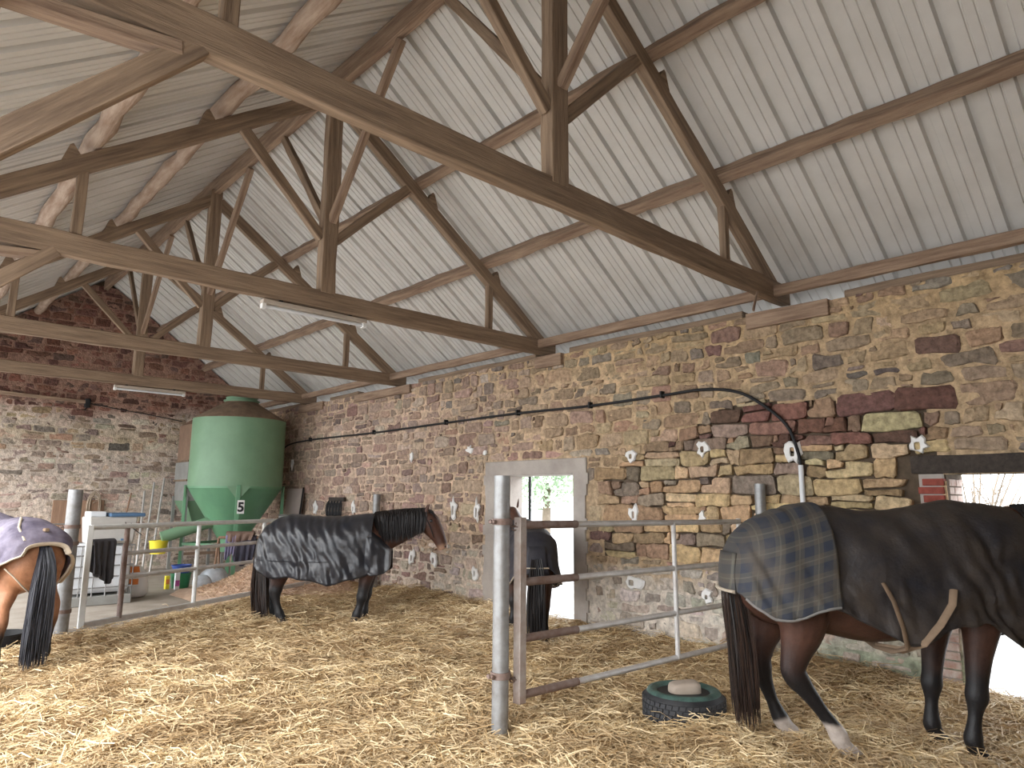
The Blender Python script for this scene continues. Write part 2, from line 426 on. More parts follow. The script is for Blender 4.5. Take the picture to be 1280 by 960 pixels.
mortar_sheet('mortar', wall_back, np.arange(.3, WX+.02, .05), np.arange(-.05, 6.35, .05), lambda a, b, d: (a, GY-d, min(b, sheet_z(a)-.03)),
             lambda U, V: V > 6.45-SL*abs(U-XK)-.0, lambda U, V: .001+.012*fbm(U*3, V*3.4, oct=3, seed=12)+.014*fbm(U*8, V*10, oct=3, seed=4), col_g)
# near gable behind the camera
ng = MB()
for (x0, x1) in ((-.45, XK), (XK, WX+.5)):
    ng.prism([(x0, -.3), (x1, -.3), (x1, sheet_z(x1)-.02), (x0, sheet_z(x0)-.02)], 'y', Y0-.4, Y0)
tag(ng.build('wall_front', mat('front_wall_rubble', (.36, .27, .18), .95, .4, 5, .6, 12)), kind='structure', label='near gable wall behind the viewer')

tag(MB().box((-1.0, Y0-.4, -.3), (-.74, -.3, 3.22)).build('wall_left_shade', MATS['front_wall_rubble']), kind='structure', label='unseen stone wall added on the open side to shade the near end')  # unseen wall, added to hold side daylight off the near end
# doorway trims
door = MB().box((WX-.012, D1[0]-.21, D1[2]-.01), (WX+.51, D1[1]+.26, D1[2]+.20))
tag(door.build('trim_1', M_CONCL, bevel=.01), kind='structure', label='concrete lintel over the narrow doorway')
for a, b, nm in ((D1[0]-.20, D1[0]+.02, 'trim_2'), (D1[1]-.02, D1[1]+.25, 'trim_3')):
    j = MB(); N = 14
    for k in range(N):                                     # rendered jamb with a ragged outer edge
        z0, z1 = -.1+(D1[2]+.1)*k/N, -.1+(D1[2]+.1)*(k+1)/N; r = random.uniform(-.02, .05)
        j.box((WX-.010, a-(r if nm == 'trim_2' else 0), z0), (WX+.505, b+(r if nm == 'trim_3' else 0), z1))
    tag(j.build(nm, M_CONCL), kind='structure', label='rendered cement jamb of the narrow doorway')
tag(beam('trim_4', (WX+.10, D2[0]-.35, D2[2]+.075), (WX+.10, 2.11, D2[2]+.075), .24, .155, M_OLDOAK, wob=.008), kind='structure', label='blackened oak lintel over the near doorway')
tag(MB().box((WX+.22, D2[0]-.3, D2[2]), (WX+.5, 2.0, D2[2]+.14)).build('trim_5', M_OLDOAK), kind='structure', label='rear oak lintel over the near doorway')
# brick jamb of the near doorway
jamb = tag(MB().box((WX+.01, D2[1]+.012, -.1), (WX+.5, D2[1]+.20, D2[2]-.005)).build('trim_6', M_CONCL), kind='structure', label='brick jamb of the near doorway')
WL[jamb.name] = (0, 0, 0)
M_BRICK = mat('red_brick', (.34, .085, .062), .85, .35, 16, .4, 50)
M_BRICKW = mat('limewashed_brick', (.62, .55, .50), .9, .25, 14, .4, 40, col2=(.42, .25, .20))
z = -.06; k = 0
while z+.062 < D2[2]:
    off = .0 if k % 2 else .06
    m1 = M_BRICK if z > 1.35 else M_BRICKW
    MB().box((WX-.012, D2[1]+.004, z), (WX+.10, D2[1]+.17+off*.6, z+.06)).build('brick', m1, jamb, bevel=.004)
    for a, b in ((.115, .31-off), (.325-off, .5)):
        MB().box((WX+a, D2[1]-.006, z), (WX+b, D2[1]+.1, z+.06)).build('brick', M_BRICKW, jamb, bevel=.004)
    z += .072; k += 1

# white plaster patches round the old fixings
def patch(y, z, w_, h_, hole=True, seed=0):
    r = random.Random(seed); n = 13; m = MB(); out = []; inn = []
    for k in range(n):
        t = 2*PI*k/n; rr = r.uniform(.55, 1.3)
        out.append((y+math.cos(t)*w_*rr, z+math.sin(t)*h_*rr))
        inn.append((y+.1*w_+math.copysign(abs(math.cos(t))**.5, math.cos(t))*w_*(.26 if hole else .02), z-.1*h_+math.copysign(abs(math.sin(t))**.5, math.sin(t))*h_*(.36 if hole else .02)))
    vs = [(WX-.014, a, b) for a, b in out]+[(WX-.034, y+(a-y)*.85, z+(b-z)*.85) for a, b in out]+[(WX-.030, a, b) for a, b in inn]+[(WX-.005, a, b) for a, b in inn]
    fs = []
    for q in range(3): fs += [(q*n+k, q*n+(k+1) % n, (q+1)*n+(k+1) % n, (q+1)*n+k) for k in range(n)]
    if not hole: fs.append(tuple(3*n+k for k in range(n)))
    m.add(vs, fs).build('plaster_patch', M_WHITE, wall_right)
for i, (y, z, a, b, h) in enumerate([(5.2, 2.13, .085, .085, 1), (4.2, 2.17, .085, .10, 1), (5.18, 1.43, .07, .12, 1), (4.24, 1.42, .05, .07, 0), (5.22, .63, .15, .10, 1), (4.22, .57, .07, .07, 1),
    (3.17, 2.10, .09, .13, 1), (2.03, 2.10, .10, .10, 1), (8.70, 1.43, .08, .20, 1), (8.13, 1.41, .07, .19, 1), (9.80, .62, .09, .13, 1), (9.19, .62, .11, .12, 1), (8.15, .50, .08, .12, 1), (11.78, 1.40, .09, .13, 1),
    (13.32, 1.38, .10, .13, 1), (8.33, 2.35, .08, .06, 0), (7.95, 2.28, .05, .05, 0), (14.5, 2.3, .06, .12, 1), (9.9, 2.3, .05, .1, 0), (3.1, 1.16, .1, .06, 0)]):
    patch(y, z, a, b, h, i)

# pad timbers and wall plate on top of the long wall
for i, (a, b) in enumerate(((2.72, 3.60), (6.35, 6.86), (10.0, 11.9), (13.2, 14.3))):
    tag(beam('padstone', (WX+.10, a, 3.51), (WX+.10, b, 3.51), .30, .17 if i != 2 else .15, M_WOODP), kind='structure',
        label=['pale timber pad under the nearest truss end', 'timber pad under the second truss end', 'long timber pad under the third truss end', 'timber pad under the farthest truss end'][i])
for i, (a, b) in enumerate(((Y0, 2.60), (3.7, 6.3), (6.95, 9.9), (11.95, 13.1), (14.4, GY))):
    tag(beam('wall_plate', (WX+.14, a, 3.615), (WX+.14, b, 3.615), .14, .12, M_WOOD), kind='structure', label='dark timber plate along the top of the long wall')

# ------------------------------------------------------------------ roof sheets (one object per sheet)
roof = tag(empty('ceiling', (XK, 7, 6.5)), kind='structure', label='profiled metal roof seen from below')
PITCH_R = 1/3.0
def sheet_mesh():
    prof = []
    for r in range(3):
        o = r*PITCH_R
        prof += [(o, .0), (o+.014, .050), (o+.076, .050), (o+.090, .0)]
        for q in (.172, .255): prof += [(o+q-.010, 0), (o+q-.004, .010), (o+q+.004, .010), (o+q+.010, 0)]
    prof.append((1.0, 0)); prof.append((1.03, 0))
    n = len(prof); L = 5.15; vs = [(a, t, h) for t in (0, L*.35, L*.7, L) for a, h in prof]
    fs = [(i*n+k, i*n+k+1, (i+1)*n+k+1, (i+1)*n+k) for i in range(3) for k in range(n-1)]
    me = bpy.data.meshes.new('roof_sheet'); me.from_pydata(vs, [], fs); me.materials.append(M_SHEET)
    return me
SM = sheet_mesh(); ca, sa = 1/math.sqrt(1+SL*SL), SL/math.sqrt(1+SL*SL)
for side in (1, -1):
    for k in range(22):
        y = Y0-.25+k*1.0
        o = bpy.data.objects.new('roof_sheet', SM); COL.objects.link(o); o.parent = roof
        # local x along the barn, local y down the slope, local z outward
        o.matrix_local = Matrix(((0, side*ca, side*sa, side*.004), (1, 0, 0, y-7), (0, -sa, ca, sheet_z(XK)+random.uniform(0, .003)-6.5), (0, 0, 0, 1)))
M_CAP = mat('ridge_cap', (.5, .49, .48), .5)
MB().add([(XK-.25, Y0-.3, sheet_z(XK)-.10), (XK, Y0-.3, sheet_z(XK)+.09), (XK+.25, Y0-.3, sheet_z(XK)-.10), (XK-.25, GY+.5, sheet_z(XK)-.10), (XK, GY+.5, sheet_z(XK)+.09), (XK+.25, GY+.5, sheet_z(XK)-.10)],
         [(0, 1, 4, 3), (1, 2, 5, 4)]).build('ridge_cap', M_CAP, roof)

# ------------------------------------------------------------------ trusses
ORD = ['nearest', 'second', 'third', 'farthest']
for k, y in enumerate(TY):
    ZT0, ZT1 = (3.67, 3.87) if k == 0 else (3.62, 3.82)
    t = thing('roof_truss', f'brown timber king-post roof truss, {ORD[k]} of the four from the viewer', 'roof truss', (XK, y, ZT0), 'timber roof trusses')
    W_ = .105
    tl = .05 if k == 0 else .0
    beam('tie_beam', (-.12, y, (ZT0+ZT1)/2+tl), (7.02, y, (ZT0+ZT1)/2), W_, .20, M_WOOD, t, wob=.008)
    beam('king_post', (XK, y, ZT1-.02), (XK, y, 6.28), .17, W_+.02, M_WOOD, t, up=(0, 1, 0))
    for s in (1, -1):
        a = (XK+s*.06, y, raf(XK+.06)-.01); b = (XK+s*3.36, y, raf(XK+3.36)+.02)
        beam('rafter', a, b, .095, .155, M_WOOD, t)
        beam('strut', (XK+s*.08, y, 4.42), (XK+s*1.02, y, raf(XK+1.02)-.08), .075, .105, M_WOOD, t)
        beam('hanger', (XK+s*2.37, y, ZT1-.02), (XK+s*2.37, y, raf(XK+2.37)-.03), .085, .07, M_WOOD, t, up=(0, 1, 0))
        beam('ridge_brace', (XK, y+s*.06, 4.62), (XK, y+s*1.35, 6.18), .07, .095, M_WOODP if s < 0 else M_WOOD, t)
        for px in (1.21, 2.30):                                   # cleats that hold the purlins
            x = XK+s*px; zc = raf(x)
            nx, nz = s*sa, ca; dx, dz = s*ca, -sa
            poly = [(x+nx*.07+dx*u+nx*v, zc+nz*.07+dz*u+nz*v) for u, v in ((.07, 0), (.07, .12), (.10, .12), (.26, 0))]
            MB().prism(poly, 'y', y-.045, y+.045).build('cleat', M_WOOD, t)
    beam('corbel_beam', (-.12, y, ZT0-.13+tl), (.84, y, ZT0-.035+tl), .10, .07, M_WOODP, t)
    beam('knee_brace', (.92, y, ZT0+.03+tl), (.05, y, 2.82), .09, .115, M_WOOD, t)
    if k == 0: beam('wood_splinter', (6.30, y-.05, 3.66), (6.10, y-.10, 3.42), .02, .03, M_WOODP, t)
    p = tag(empty('support_post', (XL, y, 0)), f'square timber post on the open side carrying the {ORD[k]} truss', kind='structure')
    beam('shaft', (XL, y, -.04), (XL, y, ZT0-.1), .18, .18, M_WOOD, p, up=(0, 1, 0))
    MB().box((XL-.15, y-.15, -.06), (XL+.15, y+.15, .1)).build('foot_block', M_CONC, p, bevel=.01)

# ------------------------------------------------------------------ purlins, ridge beam
for (px, lab) in ((1.21, 'upper'), (2.30, 'lower')):
    x = XK+px; zc = raf(x)+(.0775+.084)/ca
    o = beam('purlin', (x, Y0, zc), (x, GY, zc), .11, .165, M_WOODP, None, wob=.009, up=(sa, 0, ca), seg=90)
    tag(o, f'sawn timber purlin, {lab} one on the right roof slope', 'purlin', 'roof purlins')
    x = XK-px; zc = raf(x)+.170/ca
    rl = random.Random(int(px*10)); pts = []; rad = []
    for i in range(60):
        yy = Y0+(GY-Y0)*i/59; pts.append((0+rl.uniform(-.02, .02), yy, rl.uniform(-.012, .002))); rad.append(.086+rl.uniform(-.010, .006))
    m = MB().tube(pts, rad, 12); o = m.build('log_purlin', M_LOG, None, smooth=True); o.location = (x, 0, zc)
    tag(o, f'pale peeled log purlin, {lab} one on the left roof slope', 'purlin', 'roof purlins')
o = beam('eave_purlin', (WX-.12, Y0, 3.755), (WX-.12, GY, 3.755), .075, .115, M_WOODP, None, wob=.008, seg=60); tag(o, 'slim sawn timber rail along the eave above the long wall', 'purlin')
o = beam('eave_purlin', (XL+.1, Y0, 3.755), (XL+.1, GY, 3.755), .075, .115, M_WOODP, None, wob=.008, seg=60); tag(o, 'slim sawn timber rail along the open-side eave', 'purlin')
o = beam('ridge_beam', (XK, Y0, 6.35), (XK, GY, 6.35), .09, .25, M_WOODP, None, wob=.008, seg=60); tag(o, 'reddish timber ridge beam along the roof apex', 'ridge beam')

# ------------------------------------------------------------------ straw bedding
def straw_h(x, y):
    x = np.asarray(x, float); y = np.asarray(y, float)
    h = .015+.055*fbm(x*1.1, y*1.1, oct=3, seed=61)+.048*fbm(x*4, y*4, oct=3, seed=66)
    h = h+.13*np.clip(1-(WX-x)/.75, 0, 1)**1.5*(.6+.8*vnoise(y*1.3, x*.5, 0, 77))*np.clip((12-y)/2, 0, 1)
    edge = np.clip((9.75+(x-1.9)*.58-y)/.5, 0, 1)
    return h*edge-.05*(1-edge)
xs = np.arange(-.5, WX+.03, .07); ys = np.arange(-1.5, 13.0, .07)
U, V = np.meshgrid(xs, ys, indexing='ij'); H = straw_h(U, V)
m = MB(); nu, nv = U.shape
m.v = list(zip(U.ravel(), V.ravel(), H.ravel())); m.f = [(i*nv+j, (i+1)*nv+j, (i+1)*nv+j+1, i*nv+j+1) for i in range(nu-1) for j in range(nv-1)]
M_STRAWB = mat('trodden_straw', (.50, .34, .18), .95, .5, 7, 1.0, 55, col2=(.20, .12, .055))
straw_bed = tag(m.build('straw_bed', M_STRAWB, smooth=True, fix=False), kind='stuff', label='golden straw bedding strewn over the stable floor', cat='straw')
def ribbons(name, X, Y, Z, L, Wd, ang, pit, bend, material, **kw):
    n = len(X); d = np.stack([np.cos(ang)*np.cos(pit), np.sin(ang)*np.cos(pit), np.sin(pit)], 1)
    roll = RNG.uniform(-1.1, 1.1, n); sd = np.stack([-np.sin(ang)*np.cos(roll), np.cos(ang)*np.cos(roll), np.sin(roll)], 1)
    P = np.stack([X, Y, Z], 1); hw = (Wd/2)[:, None]*sd
    a = P-d*(L/2)[:, None]; b = P+d*(L/2)[:, None]; mid = P.copy(); mid[:, 2] += bend; mid[:, :2] += sd[:, :2]*(bend*RNG.uniform(-1, 1, n))[:, None]
    V6 = np.stack([a-hw, a+hw, mid-hw, mid+hw, b-hw, b+hw], 1).reshape(-1, 3).astype(np.float32)
    base = (np.arange(n)*6)[:, None]
    F = np.concatenate([base+np.array([0, 1, 3, 2]), base+np.array([2, 3, 5, 4])], 1).reshape(-1)
    me = bpy.data.meshes.new(name); me.vertices.add(n*6); me.vertices.foreach_set('co', V6.ravel())
    me.loops.add(n*8); me.loops.foreach_set('vertex_index', F.astype(np.int32)); me.polygons.add(n*2)
    me.polygons.foreach_set('loop_start', np.arange(0, n*8, 4, dtype=np.int32))
    me.update(calc_edges=True); me.materials.append(material)
    o = bpy.data.objects.new(name, me); COL.objects.link(o); WL[o.name] = (0, 0, 0); tag(o, kind='stuff'); o.parent = kw['parent']; return o
def straw_mat(name, c1, c2, c3):
    m = bpy.data.materials.new(name); m.use_nodes = True; n = m.node_tree.nodes; l = m.node_tree.links; b = n['Principled BSDF']
    b.inputs['Roughness'].default_value = .62; b.inputs['Specular IOR Level'].default_value = .35
    g = n.new('ShaderNodeNewGeometry'); r = n.new('ShaderNodeValToRGB'); l.new(g.outputs['Random Per Island'], r.inputs[0])
    r.color_ramp.elements[0].color = c2+(1,); r.color_ramp.elements[1].color = c1+(1,); e = r.color_ramp.elements.new(.45); e.color = tuple((a+b_)/2 for a, b_ in zip(c1, c2))+(1,)
    t = n.new('ShaderNodeTexCoord'); no = n.new('ShaderNodeTexNoise'); no.inputs['Scale'].default_value = 2.3; no.inputs['Detail'].default_value = 5
    l.new(t.outputs['Object'], no.inputs['Vector']); r2 = n.new('ShaderNodeValToRGB'); r2.color_ramp.elements[0].position = .42; r2.color_ramp.elements[1].position = .62
    l.new(no.outputs['Fac'], r2.inputs[0]); mx = n.new('ShaderNodeMix'); mx.data_type = 'RGBA'; mx.blend_type = 'MIX'
    r2.color_ramp.elements[0].color = (.6,)*3+(1,); r2.color_ramp.elements[1].color = (0, 0, 0, 1)
    l.new(r2.outputs[0], mx.inputs[0]); l.new(r.outputs[0], mx.inputs[6]); mx.inputs[7].default_value = c3+(1,)
    l.new(mx.outputs[2], b.inputs['Base Color']); return m
M_STRAW = straw_mat('straw', (.92, .76, .50), (.52, .36, .17), (.34, .21, .10))
NS = 185000
r_ = RNG.uniform(0, 1, NS*3); th = RNG.uniform(-.12, 1.62, NS*3)
dist = 1.6*(12.5/1.6)**(r_**.78)
sx, sy = dist*np.sin(th), dist*np.cos(th)
ok = (sx > -.4) & (sx < WX-.04) & (sy > -1) & (sy < 9.7+(sx-1.9)*.58+RNG.normal(0, .22, NS*3))
sx, sy = sx[ok][:NS], sy[ok][:NS]; n = len(sx); dist = np.hypot(sx, sy)
Ls = RNG.gamma(5, .030, n).clip(.05, .34); clump = fbm(sx*3, sy*3, oct=2, seed=90)
ribbons('loose_straw', sx, sy, straw_h(sx, sy)+.006+RNG.exponential(.014, n)*(1+.8*clump), Ls, RNG.uniform(.0028, .006, n)*(1+dist*.06), RNG.uniform(0, 2*PI, n)+clump*1.5,
        RNG.normal(0, .20, n), RNG.normal(.004, .012, n), M_STRAW, parent=straw_bed)

# shavings heap by the silo
M_SHAV = mat('wood_shavings', (.74, .55, .42), .95, .35, 12, 1.0, 60, col2=(.56, .38, .27))
def heap_h(x, y):
    a = (x-5.75)*.72+(y-12.35)*(-.45); b = (x-5.75)*.45+(y-12.35)*.72
    return .62*np.exp(-((a/.75)**2+(b/1.05)**2))*(1+.15*fbm(x*3, y*3, oct=3, seed=50))-.05
gx = np.arange(3.9, WX, .06); gy = np.arange(10.7, 14.2, .06); U, V = np.meshgrid(gx, gy, indexing='ij'); H = heap_h(U, V)
m = MB(); nu, nv = U.shape; m.v = list(zip(U.ravel(), V.ravel(), H.ravel())); m.f = [(i*nv+j, (i+1)*nv+j, (i+1)*nv+j+1, i*nv+j+1) for i in range(nu-1) for j in range(nv-1)]
heap = tag(m.build('shavings_heap', M_SHAV, smooth=True, fix=False), kind='stuff', label='heap of pale pinkish wood shavings behind the far gate', cat='shavings')
n = 9000; hx = RNG.normal(5.6, .7, n); hy = RNG.normal(12.2, .75, n); k = (hx < WX-.05) & (heap_h(hx, hy) > .0); hx, hy = hx[k], hy[k]; n = len(hx)
ribbons('loose_shavings', hx, hy, heap_h(hx, hy)+.012, RNG.uniform(.03, .12, n), RNG.uniform(.008, .02, n), RNG.uniform(0, 2*PI, n), RNG.normal(0, .3, n), RNG.normal(0, .012, n),
        straw_mat('shaving_curls', (.80, .62, .46), (.56, .38, .25), (.50, .33, .22)), parent=heap)

# ------------------------------------------------------------------ posts and gates
def steel_post(name, x, y, h, r, label, mt=M_GALV):
    t = thing(name, label, 'post', (x, y, 0), 'galvanised tube posts')
    MB().lathe([(r, -.06), (r, h), (r-.008, h), (r-.008, h-.15)], (x, y, 0), 20).build('tube', mt, t, smooth=True)
    return t
def chain(parent, p, q, n=7, sag=.05, r=.016):
    m = MB(); p, q = Vector(p), Vector(q)
    for k in range(n):
        f = (k+.5)/n; c = p.lerp(q, f)-Vector((0, 0, sag*4*f*(1-f))); d = (q-p).normalized(); s = d.cross(Vector((0, 0, 1))).normalized(); u = s if k % 2 else Vector((0, 0, 1))
        pts = [c+d*(r*1.5*math.cos(t))+u*(r*math.sin(t)) for t in [2*PI*i/8 for i in range(9)]]
        m.tube(pts, .005, 5, cap=False)
    return m.build('chain', M_RUST, parent, smooth=True)
def clamp(parent, x, y, z, r):
    m = MB().lathe([(r+.002, z-.022), (r+.012, z-.022), (r+.012, z+.022), (r+.002, z+.022)], (x, y, 0), 18, closed=True)
    m.tube([(x-r-.05, y, z), (x-r, y, z)], .012, 8); m.tube([(x-r-.03, y-.03, z), (x-r-.03, y+.03, z)], .014, 8)
    return m.build('clamp', M_RUST, parent, smooth=True)
pr_ = steel_post('gate_post', 3.29, 3.66, 1.76, .057, 'thick galvanised tube post standing in the straw, hung with the near gate')
clamp(pr_, 3.29, 3.66, 1.44, .057); clamp(pr_, 3.29, 3.66, .42, .057)
chain(pr_, (3.345, 3.65, 1.45), (3.43, 3.62, 1.44), 5); chain(pr_, (3.34, 3.65, .42), (3.45, 3.62, .43), 6)
steel_post('fence_post', 6.70, 3.50, 1.77, .055, 'galvanised tube post against the wall behind the near horse')
steel_post('fence_post', 6.69, 10.80, 1.66, .065, 'galvanised tube post against the wall behind the black-rugged horse')
pl = steel_post('gate_post', 1.88, 10.0, 1.67, .080, 'galvanised tube post with clamps between the light bay rump and the far gate')
clamp(pl, 1.88, 10.0, 1.22, .080); clamp(pl, 1.88, 10.0, 1.02, .080); clamp(pl, 1.88, 10.0, .22, .080)
MB().tube([(1.40, 10.0, 1.26), (1.87, 10.0, 1.25)], .008, 6).build('latch_rod', M_GALV, pl)

def rail(name, parent, p, q, r, mt, sleeve=None):
    o = MB().tube([p, q], r, 12).build(name, mt, parent, smooth=True)
    return o
G1 = thing('field_gate', 'tubular steel gate with rusty end beside the thick post and near horse', 'gate', (3.43, 3.62, 0), 'tubular steel gates')
MB().box((3.40, 3.585, .22), (3.465, 3.655, 1.47)).build('end_upright', mat('stained_box_section', (.40, .36, .33), .6, .3, 6, .1, 40, metal=.25, col2=(.25, .18, .15)), G1, bevel=.005)
for z in (1.41, 1.015, .635, .265):
    rail('rail', G1, (3.46, 3.62, z+.005), (6.42, 3.60, z-.02), .024, M_GATE)
    MB().tube([(3.46, 3.62, z+.005), (4.02, 3.617, z)], .029, 12).build('rail_sleeve', M_RUST, G1, smooth=True)
rail('upright', G1, (5.30, 3.60, .25), (5.29, 3.60, 1.40), .021, M_GATE)
rail('end_post', G1, (6.42, 3.60, .22), (6.42, 3.60, 1.42), .024, M_GATE)

GA, GB = Vector((1.92, 9.22, 0)), Vector((5.80, 11.26, 0)); GD = (GB-GA).normalized(); GL = (GB-GA).length
def gpt(s, z): p = GA+GD*s; return (p.x, p.y, z)
G2 = thing('field_gate', 'long pale steel gate standing ajar in front of the green silo', 'gate', tuple(GA), 'tubular steel gates')
def gbar(name, a, b, wd, ht, mt): return MB().bar(a, b, wd, ht, up=(0, 0, 1)).build(name, mt, G2, bevel=.004)
gbar('end_upright', gpt(0, .12), gpt(0, 1.26), .06, .06, M_WHITEP)
rail('top_rail', G2, gpt(0, 1.235), gpt(GL, 1.225), .030, M_WHITEP)
gbar('bottom_rail', gpt(0, .15), gpt(GL, .17), .05, .06, M_GATE)
for z in (.91, .63): rail('rail', G2, gpt(.50, z), gpt(GL, z), .026, M_GATE)
rail('upright', G2, gpt(.50, .16), gpt(.50, 1.21), .030, M_RUST)
rail('upright', G2, gpt(1.66, .16), gpt(1.66, 1.21), .028, M_WHITEP)
rail('upright', G2, gpt(3.0, .16), gpt(3.0, 1.21), .028, M_WHITEP)
rail('end_post', G2, gpt(GL, .12), gpt(GL, 1.25), .030, M_GATE)

# ------------------------------------------------------------------ wall services
def curve_pts(P, n=8):
    P = [Vector(p) for p in P]; out = []
    for i in range(len(P)-1):
        a, b, c, d = P[max(i-1, 0)], P[i], P[i+1], P[min(i+2, len(P)-1)]
        for k in range(n):
            t = k/n; out.append(.5*((2*b)+(c-a)*t+(2*a-5*b+4*c-d)*t*t+(3*b-a-3*c+d)*t**3))
    return out+[P[-1]]
XC = WX-.045
cb = thing('cable', 'black cable sagging along the wall and arching down behind the near horse', 'cable', (XC, 3.1, 1.9))
MB().tube(curve_pts([(XC, 15.19, 2.43), (XC, 14.82, 2.72), (XC, 13.67, 2.80), (XC, 11.12, 2.79), (XC, 8.92, 2.81), (XC, 7.21, 2.82), (XC, 5.83, 2.80), (XC, 4.71, 2.82), (XC, 4.17, 2.83), (XC, 3.78, 2.77), (XC, 3.51, 2.63), (XC, 3.22, 2.37), (XC, 3.11, 2.08), (XC, 3.09, 1.90)]), .017, 8).build('sheath', M_BLACK, cb, smooth=True)
for y, z in ((13.67, 2.80), (11.12, 2.79), (8.92, 2.81), (7.21, 2.82), (5.83, 2.80), (4.71, 2.82)):
    MB().box((XC-.03, y-.012, z-.03), (WX-.005, y+.012, z+.05)).build('clip', M_BLACK, cb)
MB().tube([(XC, 3.09, .95), (XC, 3.09, 1.95)], .026, 10).build('conduit', M_PLASTIC, cb, smooth=True)
M_TROUGH0 = mat('yellowed_enamel', (.50, .43, .36), .5, .2, 8)
for k, (y, x0, x1) in enumerate(((6.74, 2.72, 3.93), (14.02, 3.05, 4.28))):
    t = thing('strip_light', ['long fluorescent batten under the second truss', 'long fluorescent batten under the farthest truss'][k], 'light', (x0, y, 3.5), 'fluorescent battens')
    MB().box((x0, y-.045, 3.555), (x1, y+.045, 3.60)).build('batten', M_TROUGH0, t, bevel=.006)
    MB().tube([(x0+.03, y-.0, 3.530), (x1-.03, y-.0, 3.530)], .018, 10).build('tube', M_PLASTIC, t, smooth=True)
    for x in (x0+.02, x1-.02): MB().box((x-.02, y-.03, 3.505), (x+.02, y+.03, 3.556)).build('lamp_holder', M_WHITE, t)
    for x in (x0+.2, x1-.2): MB().box((x-.02, y-.02, 3.60), (x+.02, y+.02, 3.625)).build('bracket', M_BLACK, t)
t = beam('gable_pole', (1.0, GY-.08, 3.70), (3.25, GY-.08, 3.62), .07, .07, M_WOODP, None); tag(t, 'weathered wooden pole fixed across the far gable', 'pole')
t = thing('pole_bracket', 'small dark bracket at the end of the gable pole', 'bracket', (3.3, GY-.08, 3.55))
MB().box((3.24, GY-.13, 3.50), (3.34, GY-.0, 3.70)).build('plate', M_BLACK, t, bevel=.01); MB().tube([(3.30, GY-.10, 3.52), (3.24, GY-.12, 3.44)], .015, 6).build('hook', M_BLACK, t)
t = MB().tube(curve_pts([(3.36, GY-.03, 3.60), (4.0, GY-.03, 3.52), (4.7, GY-.03, 3.44), (5.3, GY-.03, 3.36)]), .010, 6).build('thin_cable', M_BLACK, smooth=True); tag(t, 'thin dark cable drooping across the far gable', 'cable')

# ------------------------------------------------------------------ green feed silo
M_GREEN = mat('green_enamel', (.185, .315, .195), .5, .16, 2.5, .04, 20, col2=(.155, .27, .165), spec=.4)
M_GREEN2 = mat('green_enamel_clean', (.135, .305, .17), .5, .15, 3, .04, 20, col2=(.115, .26, .15), spec=.4)
M_DUST = mat('dusty_brown_steel', (.24, .165, .11), .9, .35, 6, .3, 30, col2=(.14, .10, .07))
SX, SY, SR = 5.58, 14.50, .92
silo = thing('feed_silo', 'green steel feed silo on legs in the far corner, numbered 5', 'silo', (SX, SY, 0))
MB().lathe([(SR, 1.78), (SR, 3.19)], (SX, SY, 0), 48).build('drum', M_GREEN, silo, smooth=True)
MB().lathe([(SR+.008, 1.76), (SR+.008, 1.80)], (SX, SY, 0), 48).build('seam_band', M_GREEN2, silo, smooth=True)
MB().lathe([(.27, .74), (SR, 1.78)], (SX, SY, 0), 48).build('hopper_cone', M_GREEN2, silo, smooth=True)
MB().lathe([(SR+.012, 3.17), (SR, 3.19), (.34, 3.545), (.34, 3.56)], (SX, SY, 0), 48).build('top_cone', M_DUST, silo, smooth=True)
MB().lathe([(.33, 3.54), (.33, 3.575), (.36, 3.58), (.36, 3.60), (.31, 3.60), (.31, 3.655), (.33, 3.66), (.0, 3.67)], (SX, SY, 0), 32).build('inlet_ring', M_GREEN, silo, smooth=True)
va = math.atan2(-SY, -SX)
for k in range(4):
    a = va+.06+k*PI/2; cx, cy = math.cos(a), math.sin(a); px, py = SX+cx*(SR+.02), SY+cy*(SR+.02); tx, ty = -cy, cx
    lg = MB().bar((px, py, -.04), (px, py, 1.82), .075, .06, up=(cx, cy, 0)); leg = lg.build('leg', M_GREEN2, silo, bevel=.004)
    g = MB().add([(px+tx*u+cx*d, py+ty*u+cy*d, z) for d in (-.01, .006) for u, z in ((-.22, 1.80), (.22, 1.80), (.0, 1.52))], [(0, 1, 2), (5, 4, 3), (0, 3, 4, 1), (1, 4, 5, 2), (2, 5, 3, 0)])
    gus = g.build('gusset', M_GREEN, silo); gus.parent = leg; gus.location = (0, 0, 0)
    if k == 0:
        qx, qy = px+tx*.06+cx*.04, py+ty*.06+cy*.04
        pts = [(qx+tx*u, qy+ty*u, z) for u, z in ((-.065, 1.27), (.065, 1.27), (.065, 1.53), (-.065, 1.53))]
        pl_ = MB().add(pts+[(p[0]-cx*.012, p[1]-cy*.012, p[2]) for p in pts], [(0, 1, 2, 3), (7, 6, 5, 4), (0, 4, 5, 1), (1, 5, 6, 2), (2, 6, 7, 3), (3, 7, 4, 0)]).build('number_plate', M_WHITE, silo)
        fc = bpy.data.curves.new('figure', 'FONT'); fc.body = '5'; fc.size = .25; fc.align_x = 'CENTER'; fc.align_y = 'CENTER'; fc.extrude = .002; fc.offset = .008
        fc.materials.append(M_BLACK)
        tmp = bpy.data.objects.new('figure_text', fc); COL.objects.link(tmp)
        fm = bpy.data.meshes.new_from_object(tmp.evaluated_get(bpy.context.evaluated_depsgraph_get())); bpy.data.objects.remove(tmp)
        fo = bpy.data.objects.new('figure', fm); COL.objects.link(fo); fo.parent = pl_
        fo.matrix_local = Matrix(((tx, 0, cx, qx+cx*.004-SX), (ty, 0, cy, qy+cy*.004-SY), (0, 1, 0, 1.39), (0, 0, 0, 1)))
